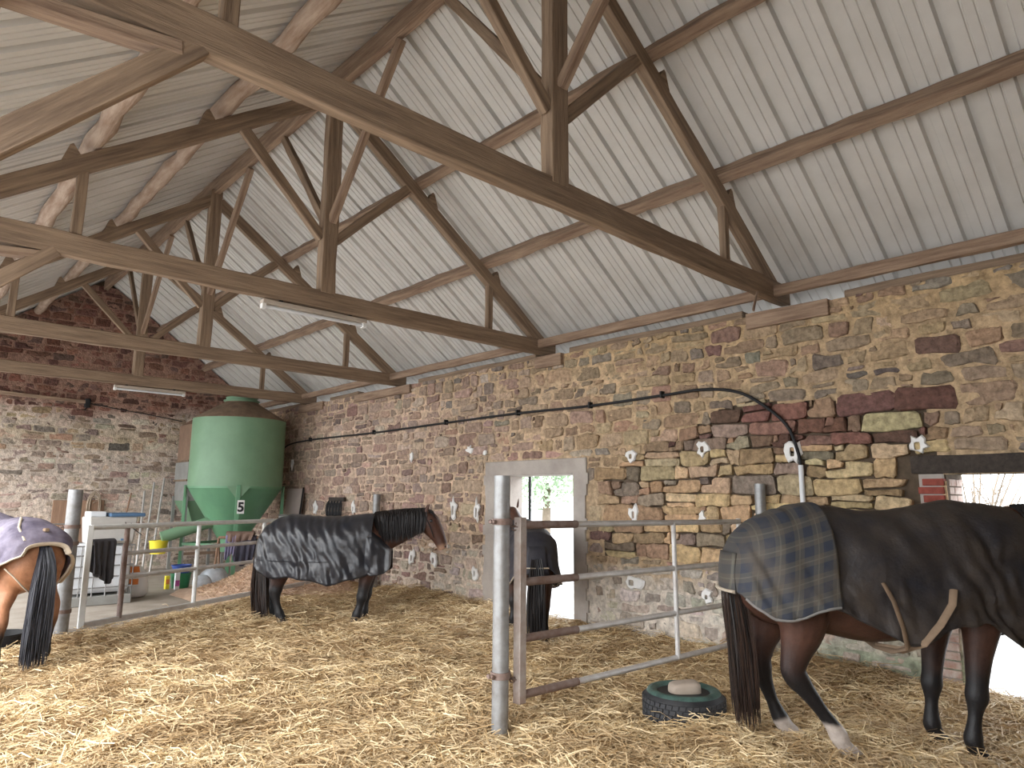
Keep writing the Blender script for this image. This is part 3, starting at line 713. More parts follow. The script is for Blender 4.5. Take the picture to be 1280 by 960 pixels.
for k in range(4):
    a, b = va+.06+k*PI/2, va+.06+(k+1)*PI/2
    MB().bar((SX+math.cos(a)*(SR+.02), SY+math.sin(a)*(SR+.02), .66), (SX+math.cos(b)*(SR+.02), SY+math.sin(b)*(SR+.02), .66), .04, .05).build('cross_bar', M_GREEN2, silo)
au = Vector((-.60, .42, 0)); au.normalize()
MB().tube([(SX-.1, SY-.1, 1.22), (SX-.55, SY+.0, 1.06), (SX-1.32, SY+.12, .80)], .115, 16).build('outlet_pipe', M_GREEN, silo, smooth=True)
MB().lathe([(.27, .50), (.27, .74)], (SX, SY, 0), 24).build('outlet_box', M_GREEN2, silo, smooth=True)
def bucket(name, x, y, z, r, h, mt, label, cat='bucket', handle=True, taper=.82, group=None):
    t = thing(name, label, cat, (x, y, z), group)
    MB().lathe([(r*taper, z), (r, z+h), (r+.008, z+h), (r+.008, z+h-.015), (r-.004, z+h-.02), (r*taper-.006, z+.01), (0, z+.01)], (x, y, 0), 24).build('shell', mt, t, smooth=True)
    if handle:
        pts = [(x+math.cos(a)*r, y, z+h-.02+math.sin(a)*r*.75) for a in [PI*i/10 for i in range(11)]]
        MB().tube(pts, .005, 5).build('handle', M_GALV, t)
    return t
M_YEL = mat('yellow_plastic', (.82, .70, .05), .45, .08, 6)
bucket('feed_bucket', SX-1.36, SY+.12, .50, .165, .25, M_YEL, 'bright yellow bucket hung under the silo outlet pipe')

# tall narrow feed bin between silo and gable
M_BROWNP = mat('rust_stained_board', (.30, .195, .135), .9, .4, 3, .3, 20, col2=(.20, .13, .095)); M_GREYP = mat('dull_grey_steel', (.30, .30, .285), .7, .25, 4, col2=(.24, .235, .22))
bn = thing('feed_bin', 'tall narrow grey and rust-brown feed bin between silo and gable wall', 'feed bin', (5.35, 16.7, 0))
bx0, bx1, by0, by1 = 5.18, 6.05, 16.25, 17.1
MB().prism([(bx0, 2.40), (bx1, 2.40), (bx1, 3.52), (bx0+.45, 3.52), (bx0, 3.22)], 'y', by0, by1).build('upper_box', M_BROWNP, bn)
MB().box((bx0-.02, by0-.02, 1.95), (bx1+.02, by1+.02, 2.38)).build('middle_box', M_GREYP, bn)
MB().box((bx0, by0, 1.50), (bx1, by1, 1.95)).build('lower_box', M_GREYP, bn)
for z in (2.38, 1.95): MB().box((bx0-.04, by0-.04, z-.02), (bx1+.04, by1+.04, z+.02)).build('flange', M_DUST, bn)
MB().add([(bx0, by0, 1.5), (bx1, by0, 1.5), (bx1, by1, 1.5), (bx0, by1, 1.5), (5.5, 16.55, .85), (5.7, 16.55, .85), (5.7, 16.8, .85), (5.5, 16.8, .85)], [(0, 1, 5, 4), (1, 2, 6, 5), (2, 3, 7, 6), (3, 0, 4, 7), (4, 5, 6, 7)]).build('hopper', M_GREEN, bn)
for x in (bx0, bx1):
    for y in (by0, by1): MB().box((x-.03, y-.03, -.04), (x+.03, y+.03, 1.6)).build('leg', M_GREYP, bn)
for z in (.35, .95): MB().bar((bx0, by0, z), (bx1, by0, z), .04, .06).build('rung', M_BROWNP, bn)
for k, (a, b, lab) in enumerate((((4.55, 16.2, -.04), (4.98, 17.25, 2.0), 'nearest the bin'), ((4.40, 16.2, -.04), (4.78, 17.28, 1.9), 'middle one of three'), ((4.28, 16.2, -.04), (4.60, 17.30, 1.7), 'farthest from the bin'))):
    o = MB().tube([a, b], .022, 8).build('leaning_pole', M_GATE, smooth=True); tag(o, f'grey pole leaning on the gable beside the feed bin, {lab}', 'pole', 'poles leaning on the gable')

# boards, rope, stick on the gable
M_BOARD = mat('brown_door_board', (.36, .225, .15), .85, .3, 3, .3, 10, stretch=(5, 5, .6), col2=(.24, .145, .10))
bd = thing('board_door', 'brown planked door panel standing against the gable wall', 'door', (3.35, GY-.1, 0))
for k in range(3):
    x = 2.86+k*.32; MB().box((x, GY-.11, -.04), (x+.312, GY-.07, 1.50+random.uniform(-.01, .01))).build('plank', M_BOARD, bd, bevel=.004)
MB().box((2.9, GY-.068, .9), (3.78, GY-.03, 1.0)).build('batten', M_BOARD, bd)
rp = thing('rope_coil', 'coil of pale rope hanging on the planked door', 'rope', (3.62, GY-.16, 1.35)); m = MB(); rr = random.Random(8)
for k in range(7):
    a0, w0, h0 = rr.uniform(-.03, .03), rr.uniform(.08, .13), rr.uniform(.24, .34)
    m.tube([(3.62+a0+w0*math.sin(t), GY-.15+rr.uniform(-.012, .012), 1.36+h0*math.cos(t)) for t in [2*PI*i/20 for i in range(21)]], .010, 5, cap=False)
m.build('loops', mat('rope_fibre', (.42, .33, .25), .9, .3, 30), rp, smooth=True); MB().tube([(3.55, GY-.16, 1.58), (3.70, GY-.16, 1.50), (3.58, GY-.16, 1.44)], .012, 6).build('tie', MATS['rope_fibre'], rp)
o = MB().tube([(4.10, GY-.42, .6), (4.34, GY-.06, 1.66)], .018, 7).build('broom_stick', M_BOARD, smooth=True); tag(o, 'thin wooden stick leaning on the gable behind the water tank', 'stick')

# water tank in a cage with a feed trough on top
IB = Vector((2.72, 12.6, 0)); ib = thing('caged_tank', 'white plastic tank in a steel cage behind the gate', 'tank', tuple(IB))
def lb(m, x0, y0, z0, x1, y1, z1): return m.box((IB.x+x0, IB.y+y0, z0), (IB.x+x1, IB.y+y1, z1))
lb(MB(), -.42, -.42, .14, .42, .42, .84).build('tank', M_PLASTIC, ib, bevel=.05)
lb(MB(), -.46, -.46, -.04, .46, .46, .10).build('pallet', M_GREYP, ib, bevel=.01)
for k in range(6):
    t_ = -.45+.18*k
    for s in (-1, 1):
        MB().tube([(IB.x+t_, IB.y+s*.45, .1), (IB.x+t_, IB.y+s*.45, .84)], .009, 6).build('cage_bar', M_GALV, ib)
        MB().tube([(IB.x+s*.45, IB.y+t_, .1), (IB.x+s*.45, IB.y+t_, .84)], .009, 6).build('cage_bar', M_GALV, ib)
for z in (.22, .38, .54, .70, .84):
    MB().tube([(IB.x+a, IB.y+b, z) for a, b in ((-.45, -.45), (.45, -.45), (.45, .45), (-.45, .45), (-.45, -.45))], .010, 6).build('cage_hoop', M_GALV, ib)
M_TROUGH = mat('grey_plastic', (.50, .48, .45), .6, .15, 5)
tr = thing('feed_chest', 'grey feed chest with blue lid on top of the caged tank', 'chest', (IB.x+.25, IB.y, .855))
MB().add([(IB.x+a, IB.y+b, z) for z, k in ((.855, .9), (1.27, 1)) for a, b in ((.16-.34*k, -.28*k), (.16+.34*k, -.28*k), (.16+.34*k, .28*k), (.16-.34*k, .28*k))],
         [(3, 2, 1, 0), (4, 5, 6, 7), (0, 1, 5, 4), (1, 2, 6, 5), (2, 3, 7, 6), (3, 0, 4, 7)]).build('body', M_TROUGH, tr, bevel=.02)
M_BLUE = mat('blue_plastic', (.09, .17, .29), .5, .15, 8)
MB().box((IB.x+.1, IB.y-.30, 1.27), (IB.x+.60, IB.y+.30, 1.325)).build('lid', M_BLUE, tr, bevel=.01)
MB().box((IB.x-.16, IB.y-.20, 1.27), (IB.x+.06, IB.y+.2, 1.35)).build('white_box', M_PLASTIC, tr, bevel=.01)
m = MB()
for a, b in (((0.320, 1.19), (0.350, 1.09)), ((0.350, 1.09), (0.410, 1.17)), ((0.380, 1.13), (.575, 0.98))): m.bar((IB.x+a[0], IB.y-.282, a[1]), (IB.x+b[0], IB.y-.280, b[1]), .008, .012)
m.build('painted_mark', M_BLACK, tr)
MB().box((IB.x+.28, IB.y-.30, .86), (IB.x+.38, IB.y-.26, .93)).build('latch', M_BLUE, tr)

# dark rug slung over the gate end
def drape(name, p, ax, wd, front, back, mt, label, seed, parent=None, thick=.012, cat='blanket'):
    ax = Vector(ax).normalized(); nrm = Vector((ax.y, -ax.x, 0)); m = MB(); N, K = 18, 22; P = Vector(p)
    for i in range(N+1):
        s = (i/N-.5)*wd
        for k in range(K+1):
            t = k/K*2-1; L = front if t > 0 else back
            if abs(t) < .12: a = t/.12*PI/2; q = nrm*(.05*math.sin(a))+Vector((0, 0, .045*math.cos(a)))
            else: q = nrm*(math.copysign(.05, t))+Vector((0, 0, -(abs(t)-.12)/.88*L*(1-.14*math.sin(i/N*PI*1.7+seed))))
            fold = .035*abs(t)*math.sin(i*1.25+seed+2*t)+.02*abs(t)*math.sin(i*2.9+seed*2)
            sq = 1-.14*abs(t)
            m.v.append(tuple(P+ax*(s*sq)+q+nrm*(fold*(1 if t > 0 else .6)+(.03*abs(t) if t > 0 else -.03*abs(t)))))
    m.f = [(i*(K+1)+k, (i+1)*(K+1)+k, (i+1)*(K+1)+k+1, i*(K+1)+k+1) for i in range(N) for k in range(K)]
    o = m.build(name, mt, parent, smooth=True, fix=False); sd = o.modifiers.new('solid', 'SOLIDIFY'); sd.thickness = thick; sd.offset = 0
    ss = o.modifiers.new('sub', 'SUBSURF'); ss.levels = 1; ss.render_levels = 1
    if label: tag(o, label, cat)
    return o
M_DARKCL = mat('dark_grey_canvas', (.060, .058, .066), .6, .3, 10, .2, 40)
drape('hanging_rug', gpt(.17, 1.06), GD, .32, .42, .36, M_DARKCL, 'dark grey rug slung over the end of the long gate', 1.0)
MB().bar(gpt(0, 1.05), gpt(.5, 1.05), .02, .03).build('short_rail', M_WHITEP, G2)

# sacks, buckets, cloth by the silo
def sack(name, x, y, r, h, mt, label, seed, lean=(0, 0)):
    rr = random.Random(seed); t = thing(name, label, 'sack', (x, y, 0)); prof = [(.80, 0), (1.05, .12), (1.08, .35), (1.0, .6), (.86, .8), (.6, .95), (.22, 1.0)]
    m = MB(); n = 20
    for i, (k, f) in enumerate(prof):
        for a in range(n):
            th = 2*PI*a/n; q = k*r*(1+.07*math.sin(3*th+seed+i*.6)+rr.uniform(-.03, .03)); m.v.append((x+lean[0]*f+q*math.cos(th), y+lean[1]*f+q*.72*math.sin(th), -.03+h*f))
    m.f = [(i*n+k, i*n+(k+1) % n, (i+1)*n+(k+1) % n, (i+1)*n+k) for i in range(len(prof)-1) for k in range(n)]+[tuple(range(n)), tuple((len(prof)-1)*n+k for k in range(n))]
    o = m.build('bag', mt, t, smooth=True); return t
M_SACK = mat('printed_sack', (.74, .73, .72), .55, .3, 3.2, .2, 20, col2=(.70, .69, .68))
sk = sack('feed_sack', 3.36, 12.75, .19, .50, M_SACK, 'white feed sack with orange print standing behind the gate', 2)
M_ORANGE = mat('orange_print', (.78, .24, .06), .55, .15, 20)
for (z0, z1, a0, a1) in ((.37, .46, 3.9, 4.9), (.18, .27, 4.1, 4.8)):
    m = MB(); n = 8
    for i in range(2):
        zz = (z0, z1)[i]
        for k in range(n+1):
            a = a0+(a1-a0)*k/n; rr = .19*(1.155 if zz < .32 else 1.04-(zz-.36)*2.6)
            m.v.append((3.36+rr*1.03*math.cos(a), 12.75+rr*.76*math.sin(a), zz))
    m.f = [(k, k+1, n+2+k, n+1+k) for k in range(n)]; m.build('print_panel', M_ORANGE, sk, smooth=True)
M_GRNP = mat('dark_green_plastic', (.04, .22, .10), .45, .15, 8)
bucket('green_tub', 4.34, 13.55, -.04, .17, .26, M_GRNP, 'dark green bucket on the floor left of the silo leg', handle=False)
bucket('blue_tub', 4.34, 13.55, .225, .165, .14, mat('royal_blue_plastic', (.05, .10, .36), .45, .15, 8), 'royal blue tub stacked on the green bucket', handle=False)
t = thing('carton', 'small white carton beside the blue tub', 'carton', (4.20, 13.34, 0)); MB().box((4.17, 13.30, -.04), (4.25, 13.36, .30)).build('box', M_PLASTIC, t, bevel=.006); MB().box((4.175, 13.296, .02), (4.245, 13.299, .12)).build('label', mat('magenta_print', (.45, .10, .35), .5), t)
t = thing('carton', 'small yellow carton left of the green bucket', 'carton', (4.10, 13.5, 0)); MB().box((4.06, 13.46, -.04), (4.13, 13.54, .19)).build('box', M_YEL, t, bevel=.006); MB().box((4.065, 13.456, .05), (4.125, 13.459, .13)).build('label', M_ORANGE, t)
M_POLY = mat('crumpled_polythene', (.58, .62, .66), .35, .2, 9, .5, 14, col2=(.40, .43, .47))
sack('plastic_bundle', 4.85, 13.35, .24, .32, M_POLY, 'crumpled pale plastic sacks heaped beside the silo leg', 5)
sack('plastic_bundle', 4.62, 13.25, .16, .22, M_POLY, 'small crumpled plastic bag beside the green bucket', 9)
M_NAVYCL = mat('navy_cloth', (.055, .052, .075), .75, .4, 7, .3, 30); M_BRNCL = mat('brown_cloth', (.20, .13, .10), .85, .35, 7, .3, 30); M_LILAC = mat('lilac_cloth', (.24, .22, .34), .8, .3, 7)
rk = thing('rug_rack', 'wooden rack holding horse rugs under the silo', 'rack', (5.25, 13.25, 0))
RA, RB = Vector((4.92, 13.42, .84)), Vector((5.52, 12.98, .84)); rd = (RB-RA).normalized()
MB().tube([RA, RB], .025, 8).build('pole', M_BOARD, rk, smooth=True)
for e in (RA, RB):
    for s in (-1, 1): MB().tube([e, (e.x+s*rd.y*.22, e.y-s*rd.x*.22, -.04)], .02, 7).build('leg', M_BOARD, rk, smooth=True)
mid = RA.lerp(RB, .5)
drape('folded_rug', tuple(mid+Vector((0, 0, .0))+rd*.10), rd, .44, .46, .42, M_NAVYCL, 'navy horse rug folded over the rack under the silo', 2.2)
drape('folded_rug', tuple(mid+Vector((0, 0, .045))-rd*.14), rd, .20, .40, .36, M_LILAC, 'lilac cloth strip folded over the rug rack', 4.2)
drape('folded_rug', tuple(mid+Vector((0, 0, .075))+rd*.02), rd, .52, .14, .16, M_BRNCL, 'brown quilted rug lying on top of the rack', 3.1)
t = thing('storage_box', 'white storage box behind the shavings heap', 'box', (6.05, 13.35, 0))
MB().box((5.80, 13.15, -.04), (6.40, 13.55, .74)).build('body', M_PLASTIC, t, bevel=.02); MB().box((5.78, 13.13, .742), (6.42, 13.57, .78)).build('lid', M_WHITE, t, bevel=.01)
t = thing('dark_crate', 'dark crate on the white storage box', 'crate', (6.2, 13.35, .78)); MB().box((6.0, 13.18, .785), (6.40, 13.52, .95)).build('body', M_DARKCL, t, bevel=.01); MB().box((5.99, 13.17, .93), (6.41, 13.53, .955)).build('rim', M_DARKCL, t)
t = thing('spray_bottle', 'small white bottle with green cap on the dark crate', 'bottle', (6.18, 13.3, .955))
MB().lathe([(.045, .957), (.045, 1.09), (.02, 1.13), (.02, 1.16)], (6.18, 13.3, 0), 14).build('body', M_PLASTIC, t, smooth=True); MB().lathe([(.026, 1.16), (.026, 1.21), (.012, 1.23)], (6.18, 13.3, 0), 12).build('cap', M_GRNP, t, smooth=True)
t = thing('leaning_board', 'pale pinkish board leaning against the stone wall right of the silo', 'board', (6.7, 14.1, 0))
MB().add([(x+d, y, z) for d in (0, .03) for x, y, z in ((6.60, 14.55, .35), (6.60, 13.78, .35), (6.74, 13.78, 1.78), (6.74, 14.55, 1.78))], [(0, 1, 2, 3), (7, 6, 5, 4), (0, 4, 5, 1), (1, 5, 6, 2), (2, 6, 7, 3), (3, 7, 4, 0)]).build('sheet', mat('pink_board', (.45, .37, .33), .8, .15, 4), t, bevel=.008)
MB().bar((6.585, 13.76, .30), (6.725, 13.76, 1.80), .03, .02).build('edge_strip', M_BLACK, t)
MB().box((6.55, 13.7, -.04), (6.80, 14.6, .345)).build('plinth', M_CONC, t, bevel=.01)
t = thing('white_sheet', 'white board propped low against the wall beside the silo', 'board', (6.45, 14.0, 0)); MB().box((6.38, 13.62, -.04), (6.42, 14.12, 1.22)).build('sheet', M_PLASTIC, t, bevel=.006); MB().box((6.375, 13.6, 1.2), (6.425, 14.14, 1.24)).build('edge', M_GREYP, t)
hn = thing('bridles', 'black bridles hanging on the stone wall above the black rug', 'bridle', (WX-.06, 12.4, 1.5))
MB().box((WX-.06, 12.1, 1.52), (WX-.01, 12.7, 1.60)).build('hook_board', M_OLDOAK, hn)
for k in range(5):
    y = 12.15+k*.12; m = MB()
    for q in range(3):
        m.tube([(WX-.09-.01*q, y+.035*math.sin(t)*(1+.3*q), 1.36+(.17-.02*q)*math.cos(t)) for t in [2*PI*i/14 for i in range(15)]], .012, 5, cap=False)
    m.build('strap_loop', M_BLACK, hn, smooth=True)
tb = bucket('rubber_tub', 1.22, 9.35, -.0, .22, .14, M_BLACK, 'low black rubber tub behind the light bay horse at far left', 'tub', handle=False, taper=.9)

# ------------------------------------------------------------------ tyre feeder with salt block
TX, TYY, TR = 4.62, 3.10, .295
ty = thing('tyre_feeder', 'old car tyre with green-painted rim lying in the straw', 'tyre', (TX, TYY, 0))
m = MB(); n = 56; prof = [(.185, .03), (.215, .0), (.27, -.005), (.292, .025), (.297, .10), (.292, .165), (.270, .195)]
m.lathe(prof, (TX, TYY, 0), n); m.build('tread_wall', M_BLACK, ty, smooth=True)
M_TYG = mat('green_painted_rubber', (.065, .125, .105), .55, .35, 10, .2, 40, col2=(.030, .05, .045))
MB().lathe([(.272, .192), (.258, .212), (.225, .218), (.195, .205), (.182, .175), (.185, .03), (.0, .03)], (TX, TYY, 0), n).build('sidewall', M_TYG, ty, smooth=True)
m = MB(); rnd = random.Random(4)
for row, (z0, z1) in enumerate(((.030, .058), (.066, .094), (.102, .130), (.138, .166))):
    for k in range(40):
        a = 2*PI*(k+.5*(row % 2))/40; da = 2*PI/40*.40; ri, ro = .290, .304
        vs = [(TX+r*math.cos(a+s*da+(.02 if z == z1 else 0)), TYY+r*math.sin(a+s*da+(.02 if z == z1 else 0)), z) for r in (ri, ro) for z in (z0, z1) for s in (-1, 1)]
        m.add(vs, [(0, 1, 3, 2), (4, 6, 7, 5), (0, 4, 5, 1), (2, 3, 7, 6), (0, 2, 6, 4), (1, 5, 7, 3)])
tag(m.build('tread_blocks', mat('worn_tread', (.045, .046, .05), .7, .3, 20), ty), kind='stuff')
sb = MB(); bm = bmesh.new(); bmesh.ops.create_icosphere(bm, subdivisions=3, radius=1)
for v in bm.verts:
    c = v.co; p = [math.copysign(abs(t)**.55, t) for t in c]; nn = 1+.07*float(fbm(c.x*2, c.y*2, c.z*2, oct=3, seed=3)); v.co = (p[0]*.118*nn, p[1]*.080*nn, p[2]*.055*nn)
me = bpy.data.meshes.new('salt_block'); bm.to_mesh(me); bm.free(); me.materials.append(mat('salt_lick', (.36, .295, .24), .8, .15, 6, .2, 20))
me.polygons.foreach_set('use_smooth', [True]*len(me.polygons))
o = bpy.data.objects.new('salt_block', me); COL.objects.link(o); o.location = (TX+.0, TYY-.01, .215); o.rotation_euler = (.05, -.1, math.radians(-40)); tag(o, 'pale brown mineral lick block lying in the tyre', 'lick block')
MB().box((-.09, -.06, -.185), (.09, .06, -.03)).build('lower_part', me.materials[0], o, local=True, bevel=.01)

# ------------------------------------------------------------------ horses
def interp_rows(rows, n, smooth=2):
    R = np.array(rows, float); t = np.linspace(0, 1, len(R)); q = np.linspace(0, 1, n)
    O = np.stack([np.interp(q, t, R[:, k]) for k in range(R.shape[1])], 1)
    for _ in range(smooth):
        P = O.copy(); P[1:-1] = (O[:-2]+2*O[1:-1]+O[2:])/4; O = P
    return O
def horse_body(name, root, trunk, tubes, colour, mt, voxel=.0125):
    m = MB(); n = 24
    T = interp_rows(trunk, 40)
    for s, zt, zb, hw in T:
        for k in range(n):
            th = 2*PI*k/n; c, si = math.cos(th), math.sin(th)
            y = hw*math.copysign(abs(si)**.85, si); z = (zt+zb)/2+(zt-zb)/2*math.copysign(abs(c)**.92, c)
            m.v.append((s, y*(1-.16*max(0, c)), z))
    N = len(T); m.f = [(i*n+k, i*n+(k+1) % n, (i+1)*n+(k+1) % n, (i+1)*n+k) for i in range(N-1) for k in range(n)]+[tuple(range(n-1, -1, -1)), tuple((N-1)*n+k for k in range(n))]
    for pts in tubes:
        P = interp_rows(pts, len(pts)*4, 1)
        g = 1.0
        if pts[-1][2] < .1:                                   # legs: stout above, bony knee or hock, slim cannon, round fetlock, flared hoof
            z_ = P[:, 2]; zk = .42*pts[0][2]/1.12
            g = 1.17+.16*np.exp(-((z_-zk*(1.12 if pts[0][0] < 0 else .92))/.05)**2)-.16*np.exp(-((z_-zk*.62)/.07)**2)+.14*np.exp(-((z_-zk*.34)/.03)**2)-.06*np.exp(-((z_-zk*.2)/.02)**2)
            P[:, 3] *= g; P[:, 4] *= g; g = 1.0
        m.tube([tuple(p[:3]) for p in P], [(p[3]*g, p[4]*g) for p in P], 14, lat=(0, 1, 0))
    o = m.build(name, mt, root, local=True)
    r = o.modifiers.new('remesh', 'REMESH'); r.mode = 'VOXEL'; r.voxel_size = voxel; r.use_smooth_shade = True
    s_ = o.modifiers.new('smooth', 'SMOOTH'); s_.factor = .5; s_.iterations = 4
    me = bpy.data.meshes.new_from_object(o.evaluated_get(bpy.context.evaluated_depsgraph_get()))
    o.modifiers.clear(); old = o.data; o.data = me; bpy.data.meshes.remove(old); me.name = name
    co_ = np.zeros(len(me.vertices)*3); me.vertices.foreach_get('co', co_); co_ = co_.reshape(-1, 3)
    ca_ = me.color_attributes.new('Col', 'FLOAT_COLOR', 'POINT'); c = np.concatenate([colour(co_), np.ones((len(co_), 1))], 1)
    ca_.data.foreach_set('color', c.astype(np.float32).ravel())
    return o
def bay(brown, sock=None, muzzle=None, black_z=.56, soft=.12):
    brown = np.array(brown); blk = np.array((.012, .011, .012))
    def f(P):
        s, y, z = P.T; n = fbm(s*6, y*6, z*6, oct=3, seed=4)
        t = np.clip((z-black_z)/soft+.5+.4*n, 0, 1)[:, None]
        c = blk*(1-t)+brown*(1+.25*n)[:, None]*t
        if sock is not None:
            k = sock(s, y, z, n)[:, None]; c = c*(1-k)+np.array((.50, .43, .38))*k
        if muzzle is not None:
            k = muzzle(s, y, z, n)[:, None]; c = c*(1-k)+np.array((.34, .20, .13))*k
        hoof = (z < .035)[:, None]; c = np.where(hoof, np.array((.05, .045, .04)), c)
        return np.clip(c, 0, 1)
    return f
def strands(name, root, paths, r0, mt, count, spread, seed, taper=.5, core=None):
    """hair: many thin tapering tubes round a guide path; paths is a list of guide polylines blended by a random weight"""
    rr = random.Random(seed); m = MB()
    G = [interp_rows(p, 12, 1) for p in paths]
    for k in range(count):
        i = rr.random()*(len(G)-1); a = int(i) if len(G) > 1 else 0; f = i-a; b = min(a+1, len(G)-1)
        P = G[a]*(1-f)+G[b]*f; oy, ox = [max(-1.5, min(1.5, rr.gauss(0, 1)))*q for q in spread]; L = rr.uniform(.8, 1.0); ph = rr.uniform(0, 6)
        Q = []
        for j in range(9):
            t = j/8*L*(len(P)-1); u = int(min(t, len(P)-2)); p = P[u]+(P[u+1]-P[u])*(t-u); g = j/8
            Q.append((p[0]+ox*(.35+.65*math.sin(min(1, g*1.3)*PI/2))+.008*math.sin(ph+g*7), p[1]+oy*(.35+.65*math.sin(min(1, g*1.3)*PI/2))+.006*math.cos(ph*2+g*6), p[2]))
        m.tube(Q, [r0*(1-taper*(j/8)**2)*(1 if j < 8 else .3) for j in range(9)], 4, cap=False)
    if core:
        P = interp_rows(core, 14, 1); m.tube([tuple(p[:3]) for p in P], [(p[3], p[4]) for p in P], 10, lat=(0, 1, 0))
    return m.build(name, mt, root, smooth=True, local=True, fix=False)
def rug(name, root, st, mt, seed, n=130, off=0.0, fold=.012, arc=15, fall=18, flare=.02, thick=.012, clip=None, hem_wave=.012):
    """a horse rug: st rows (s, z of the spine, half width, drop to the widest point, hem height)"""
    R = interp_rows(st, n, 2); m = MB(); K = arc+fall; W2 = 2*K+1
    U = []
    for i, (s, zt, wd, dr, zh) in enumerate(R):
        row = []
        for k in range(-K, K+1):
            a = abs(k); sg = 1 if k > 0 else -1
            if a <= arc:
                th = a/arc*PI/2; y = (wd+off)*math.sin(th)**.9; z = zt+off-dr*(1-math.cos(th)); g = a/K*.5
            else:
                f = (a-arc)/fall; y = wd+off+flare*f; z0 = zt+off-dr; z = z0+(min(zh, z0-.005)-z0)*f; g = .5+.5*f
            row.append((s, sg*y if k else 0.0, z, g))
        U.append(row)
    A = np.array(U); S, Yv, Z, Gw = [A[:, :, q] for q in range(4)]
    d = fold*(fbm(S*7+Z*4, Z*3-S*2.5, Yv*2, oct=3, seed=seed)*1.7+(.55*np.sin(S*15+Z*14+5*fbm(S*3, Z*3, Yv*2, oct=2, seed=seed+3))))*(.35+Gw)
    d = d+fold*1.1*fbm(S*3, Z*3, Yv*3, oct=2, seed=seed+9)+fold*.55*np.sin(S*52+Z*26+6*fbm(S*4, Z*4, Yv*2, oct=3, seed=seed+5))*np.clip(fbm(S*3.1, Z*2.3, Yv*2, oct=2, seed=seed+7)*2+.3, 0, 1)
    sgn = np.sign(Yv); Yv = Yv+sgn*d*np.clip(abs(Yv)*8, 0, 1); Z = Z+d*.45*np.clip(1-Gw*2, 0, 1)
    Z = Z+hem_wave*np.clip(Gw*2-1, 0, 1)**3*np.sin(S*17+seed)
    m.v = list(zip(S.ravel(), Yv.ravel(), Z.ravel()))
    m.f = [(i*W2+k, (i+1)*W2+k, (i+1)*W2+k+1, i*W2+k+1) for i in range(n-1) for k in range(W2-1)]
    o = m.build(name, mt, root, smooth=True, local=True, fix=False)
    sd = o.modifiers.new('solid', 'SOLIDIFY'); sd.thickness = thick; sd.offset = 0
    return o, (S, Yv, Z)
def edge_band(name, root, pts, wd, mt, thick=.010):
    P = [Vector(p) for p in pts]; m = MB()
    m.tube(P, [(thick, wd/2)]*len(P), 8)
    return m.build(name, mt, root, smooth=True, local=True)
def hem_line(grid, i0, i1, side):
    S, Y, Z = grid; k = 0 if side < 0 else S.shape[1]-1
    return [(S[i, k], Y[i, k], Z[i, k]) for i in range(i0, i1, 2)]
def horse_root(label, x, y, hd, group='horses in the barn'):
    o = tag(empty('horse', (x, y, 0), hd), label, 'horse', group); return o
def eyes(root, pts, r=.022):
    for p in pts:
        MB().lathe([(r*math.sin(PI*i/8)+1e-5, -r*math.cos(PI*i/8)) for i in range(9)], p, 12).build('eye', mat('dark_eye', (.01, .008, .008), .15, .1, 5, spec=.6), root, smooth=True, local=True)

M_COAT = mat('bay_coat', (.2, .1, .05), .5, .22, 22, .15, 90, attr=True, spec=.35)
M_HAIR = mat('black_hair', (.012, .011, .012), .5, .3, 14, island=True, spec=.35, col2=(.026, .021, .020))
M_HAIRB = mat('brown_black_hair', (.011, .009, .009), .5, .3, 14, island=True, spec=.35, col2=(.050, .028, .020))
M_HAIRG = mat('greying_tail_hair', (.012, .013, .018), .5, .3, 14, island=True, spec=.35, col2=(.042, .042, .052))
M_RUGBLK = mat('black_waterproof_rug', (.016, .018, .025), .33, .3, 5, .2, 20, spec=.5, col2=(.030, .028, .030))
M_RUGDIRT = mat('navy_rug_muddied', (.018, .019, .025), .52, .4, 3.0, .25, 40, col2=(.060, .047, .038))
M_RUGNAVY = mat('dark_navy_rug', (.022, .022, .032), .6, .3, 5, .15, 40, col2=(.045, .042, .046))
M_RUGPUR = mat('faded_purple_rug', (.25, .22, .275), .75, .35, 5, .15, 40, col2=(.08, .066, .10))
M_CREAM = mat('cream_binding', (.62, .53, .42), .8, .25, 12)
M_TAN = mat('tan_webbing', (.26, .18, .12), .8, .25, 14)
